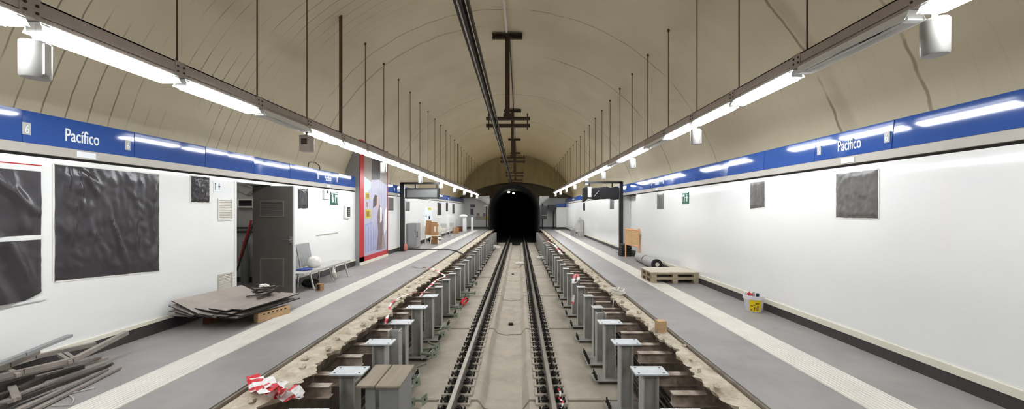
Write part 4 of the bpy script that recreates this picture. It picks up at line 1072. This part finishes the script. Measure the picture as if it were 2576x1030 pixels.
# ------------------------------------------------------------------ distant things on the left platform
t = thing('cabinet', 'grey metal cabinet standing behind the left gantry post', 'cabinet', (-5.0, 17.9, 0))
build('body', MB().box(-5.27,-4.83,17.55,18.3,0.02,1.18), 'greycab', t, bevel=.01); build('door', MB().box(-5.22,-4.88,17.535,17.55,.1,1.1), 'greycab', t); build('side_handle', MB().box(-4.83,-4.80,17.6,17.68,.5,.8), 'cable', t)
def chair(c, yaw, name, label, m, steel=False):
    t = thing(name, label, 'chair', c); R = Matrix.Rotation(yaw, 3, 'Z')
    def P_(nm, mb, mm): mb.v = [R@v+Vector(c) for v in mb.v]; return build(nm, mb, mm, t)
    P_('seat', MB().box(-.22,.22,-.22,.22,.42,.45), m)
    P_('backrest', MB().box(-.21,.21,.19,.22,.62,.92), m)
    for sx in (-1,1):
        P_('leg', MB().tube([(sx*.19,-.19,.42),(sx*.22,-.24,0)], .016, 6), m); P_('leg', MB().tube([(sx*.2,.2,.92),(sx*.19,.2,.42),(sx*.22,.25,0)], .016, 6), m)
    return t
chair((-4.93,20.5,0), .3, 'metal_chair', 'pale seated chair with cardboard on it by the left wall', 'cream')
chair((-4.42,19.9,0), -.2, 'metal_chair', 'pale chair standing nearest the track beside the cardboard', 'cream')
for i, (x, y, z0, z1, lab) in enumerate(((-5.02,20.5,.45,1.22,'tall folded cardboard leaning on the pale chair'),(-4.62,20.1,.0,1.15,'second folded cardboard propped beside the tall one'))):
    single('cardboard', lab, 'cardboard', MB().bar((x,y,z0),(x+.05,y+.1,z1),.3,.07).bar((x+.2,y,z0),(x+.2,y+.1,z1-.1),.08,.25), 'card', group='cardboard on the chairs')
single('black_sack', 'black sack on the floor under the cardboard chairs', 'sack', lump((-4.9,21.1,.14), .25,.22,.15, 8.8, .3), 'rollblack')
chair((-4.95,24.5,0), .2, 'metal_chair', 'grey metal chair stacked by the left wall beyond the cardboard', 'steel'); chair((-4.75,25.6,0), -.6, 'metal_chair', 'grey metal chair facing the track at the far left', 'steel')
single('floor_debris', 'black and white bag debris on the floor by the far left wall', 'debris', lump((-4.9,22.6,.06), .3,.35,.08, 6.1, .4), 'cloth')
t = thing('notice_board', 'tall white notice with a yellow top on the far left wall', 'notice', (XL, 21.6, 1.0))
build('board', MB().box(XL+.004,XL+.02,20.9,22.6,.9,1.95), 'letter', t); build('yellow_head', MB().box(XL+.02,XL+.023,21.6,22.5,1.8,1.94), 'olive', t); build('dark_mark', MB().box(XL+.02,XL+.023,21.1,21.3,1.4,1.5).box(XL+.02,XL+.023,21.8,22.1,1.25,1.45), 'blue_dark', t)
single('carton', 'brown carton on the floor at the far left wall', 'carton', MB().box(-5.1,-4.7,28.6,29.1,0,.45), 'card'); single('carton', 'dark brown carton against the far left wall near the end', 'carton', MB().box(-5.2,-4.8,31.2,31.9,0,.4), 'wooddark')
t = thing('ticket_post', 'white pedestal with a domed top at the far end of the left platform', 'pedestal', (-4.6, 31.5, 0))
build('column', MB().box(-4.75,-4.45,31.4,31.7,0,1.15), 'white_metal', t); build('dome', lump((-4.72,31.55,1.28), .36,.3,.16, 1.1, .1, 18, 10), 'white_metal', t, smooth=True)
single('white_post', 'narrow white post beside the domed pedestal', 'post', MB().box(-4.12,-3.95,32.0,32.2,0,1.2), 'white_metal')
# right far
chair((3.95,24.6,0), 2.4, 'metal_chair', 'grey metal chair at the far right wall', 'steel'); 
single('steel_locker', 'slim grey steel rack by the far right wall', 'rack', MB().box(4.05,4.38,25.4,25.9,0,1.15).box(4.05,4.2,25.3,25.4,1.1,1.3), 'steel'); single('grey_crate', 'low grey crate beside the far right rack', 'crate', MB().box(3.62,3.95,26.0,26.4,0,.45), 'greycab')

# ------------------------------------------------------------------ end of the station
YT = 34.2; YB = 36.2; TX = -.45; TR = 2.14; TZ = 1.8
def low_z(x):  # underside of the end tympanum
    return EYE+2.55-.95*((x-(-.3))/4.3)**2
n = 60; mb = MB(); xs = [-5.62+(5.62+4.95)*i/n for i in range(n+1)]
pl = [(x, max(low_z(x), 1.5)) for x in xs]; tops = [(x, max(vault_z(x), low_z(x)+.02)) for x in xs]
for i in range(n):
    for (y, rev) in ((YT, False), (YT+.12, True)):
        q = [(pl[i][0],y,pl[i][1]),(pl[i+1][0],y,pl[i+1][1]),(tops[i+1][0],y,tops[i+1][1]+.1),(tops[i][0],y,tops[i][1]+.1)]
        mb.add(q, [(3,2,1,0) if rev else (0,1,2,3)])
    if i % 3 == 0:
        x = xs[i]; mb.box(x-.012, x+.012, YT-.02, YT, low_z(x), vault_z(x))
struct('wall_end_upper', mb, 'plank')
mb = MB().grid(lambda i, y: (pl[i][0], y, pl[i][1]), list(range(n+1)), [YT, YB+.2])
struct('ceiling_end', mb, 'soffit')
# back wall with the tunnel mouth cut out
def arch(r, k): return [(TX+r*math.cos(math.pi*i/k), TZ+r*.98*math.sin(math.pi*i/k)) for i in range(k+1)]
K = 28; inner = [(TX+TR, -1.4)]+arch(TR, K)+[(TX-TR, -1.4)]
outer = [(5.0, -1.4)]+[(5.0 if i < K*.25 else (-5.7 if i > K*.75 else 5.0-10.7*(i-K*.25)/(K*.5)), 1.8 if i in (0, K) else (4.6 if K*.25 <= i <= K*.75 else 1.8+2.8*min(i, K-i)/(K*.25))) for i in range(K+1)]+[(-5.7, -1.4)]
mb = MB()
for i in range(len(inner)-1):
    mb.add([(inner[i][0],YB,inner[i][1]),(outer[i][0],YB,outer[i][1]),(outer[i+1][0],YB,outer[i+1][1]),(inner[i+1][0],YB,inner[i+1][1])], [(0,1,2,3)])
struct('wall_end', mb, 'endwall')
mb = MB(); hi = [(a, b) for a, b in arch(TR, 60) if b >= 2.95]; ys_ = YB-.04
for (a, b), (c, d) in zip(hi[:-1], hi[1:]): mb.add([(a,ys_,b),(a,ys_,4.7),(c,ys_,4.7),(c,ys_,d)], [(0,1,2,3)])
mb.box(-5.6, hi[-1][0], ys_, ys_+.02, 2.95, 4.7).box(hi[0][0], 4.9, ys_, ys_+.02, 2.95, 4.7)
struct('trim_14', mb, 'soffit')
struct('baseboard_end', MB().box(XL, TX-TR-.1, YB-.03, YB, 0, .18).box(TX+TR+.1, XR, YB-.03, YB, 0, .18), 'baseboard')
mb = MB(); ro = TR+.14
oi = [(TX+TR, -1.3)]+arch(TR, K)+[(TX-TR, -1.3)]; oo = [(TX+ro, -1.3)]+arch(ro, K)+[(TX-ro, -1.3)]
ya, yb = 33.2, 62.0
for i in range(len(oi)-1):
    a, b, c, d = oi[i], oi[i+1], oo[i], oo[i+1]
    mb.add([(a[0],ya,a[1]),(b[0],ya,b[1]),(b[0],yb,b[1]),(a[0],yb,a[1])], [(0,1,2,3)])
    mb.add([(a[0],ya,a[1]),(b[0],ya,b[1]),(d[0],ya,d[1]),(c[0],ya,c[1])], [(3,2,1,0)])
    mb.add([(c[0],ya,c[1]),(d[0],ya,d[1]),(d[0],YB+.3,d[1]),(c[0],YB+.3,c[1])], [(3,2,1,0)])
mb.add([(p[0], yb, p[1]) for p in oi], [tuple(range(len(oi)))])
struct('wall_tunnel', mb, 'tunnel', smooth=True)
for i, (x, y, z) in enumerate(((-1.05, 37.5, EYE+1.8), (-.6, 40.0, EYE+1.8))):
    single('tunnel_lamp', f'{["left","right"][i]} of two small bright lamps just inside the tunnel mouth', 'lamp', lump((x,y,z), .12,.12,.09, 1., .05, 12, 8), 'bulb', smooth=True)
# pale sloping ceiling panels and posters either side of the tunnel mouth
for (xa, xb, lab, s_) in ((-3.9,-2.75,'pale curved ceiling panel left of the tunnel mouth',1),(1.9,2.75,'pale sloping ceiling panel right of the tunnel mouth',-1)):
    single('sloping_panel', lab, 'panel', MB().grid(lambda u, v: (xa+(xb-xa)*u, 34.7+.5*v*v, 3.12-(.35+.6*(u if s_ > 0 else 1-u)**1.5)*v), [i/8 for i in range(9)], [i/4 for i in range(5)]), 'white_metal')
def endboard(x0, x1, z0, z1, m, name, label, cat):
    return single(name, label, cat, MB().box(x0, x1, YB-.05, YB, z0, z1), m)
endboard(-4.72,-4.42,1.35,1.95,'darkposter','poster','dark narrow poster on the end wall left of the tunnel','poster')
endboard(-4.72,-4.25,2.05,2.35,'darkposter','poster','row of small dark notices above the narrow poster on the end wall','poster')
endboard(-4.1,-3.85,1.25,1.5,'mauve','poster','small square notice on the end wall left of the tunnel','poster')
endboard(-3.5,-3.25,1.2,1.5,'mauve','poster','small brown notice nearest the tunnel on the end wall','poster')
endboard(-4.2,-3.3,.85,1.2,'stone','panel','grey map board low on the left end wall','board')
endboard(-3.3,-2.65,.8,1.25,'olive','panel','yellow green board low beside the tunnel mouth','board')
t = thing('lamp_post', 'slim dark post with a pale shade beside the tunnel mouth', 'lamp post', (-3.1,35.4,0)); build('pole', MB().tube([(-3.1,35.4,0),(-3.1,35.4,2.2)], .05, 8), 'black', t); build('shade', MB().lathe([(.28,2.15),(.2,2.25),(.0,2.28)], (-3.1,35.4,0), 14), 'white_metal', t)
single('amber_lamp', 'small amber light beside the slim post near the tunnel', 'lamp', lump((-2.78,35.6,2.0), .1,.1,.1, 1., .05, 10, 8), 'amber', smooth=True)
t = thing('wrapped_sign', 'dark hanging board with a strap right of the tunnel mouth', 'sign', (2.35,35.0,1.0)); build('board', MB().box(2.1,2.6,34.95,35.05,.95,2.2), 'black_plastic', t); build('strap', MB().box(2.05,2.65,34.93,34.95,1.3,1.34), 'paper', t); build('pole', MB().tube([(2.2,35.1,0),(2.2,35.1,2.45)], .05, 8), 'black', t)
single('slim_post', 'slim black post between the hanging board and white partition', 'post', MB().tube([(3.25,35.3,0),(3.25,35.3,2.2)], .04, 8), 'black')
single('dark_canopy', 'dark canopy corner above the slim post at the far right', 'canopy', MB().box(2.75,3.5,35.1,35.9,1.95,2.3).box(2.9,3.4,35.0,35.2,1.75,1.95), 'black')
t = thing('partition', 'white partition with a blue top across the far right platform end', 'partition', (4.0,35.2,0)); build('panel', MB().box(3.5,4.42,35.1,35.3,.2,2.05), 'white_metal', t); build('blue_top', MB().box(3.45,4.42,35.05,35.3,2.1,2.42), 'blue', t); build('plinth', MB().box(3.5,4.42,35.12,35.3,0,.2), 'baseboard', t)

# ------------------------------------------------------------------ camera, world, view
cam = bpy.data.cameras.new('camera'); co = bpy.data.objects.new('camera', cam); COL.objects.link(co)
co.location = (0,0,EYE); co.rotation_euler = (math.radians(90),0,0)
cam.sensor_width = 36; cam.lens = 36*F/2576; cam.shift_x = -18/2576; cam.shift_y = 14/2576; cam.clip_start = .05; cam.clip_end = 200
sc.camera = co
w = bpy.data.worlds.new('world'); sc.world = w; w.use_nodes = True
w.node_tree.nodes['Background'].inputs['Color'].default_value = (.9,.95,1,1); w.node_tree.nodes['Background'].inputs['Strength'].default_value = .02
sc.view_settings.view_transform = 'Standard'; sc.view_settings.look = 'None'; sc.view_settings.gamma = 1; sc.view_settings.exposure = 0.6
try: sc.view_settings.use_curve_mapping = False
except Exception: pass
sc.cycles.max_bounces = 10; sc.cycles.diffuse_bounces = 7; sc.cycles.use_denoising = True
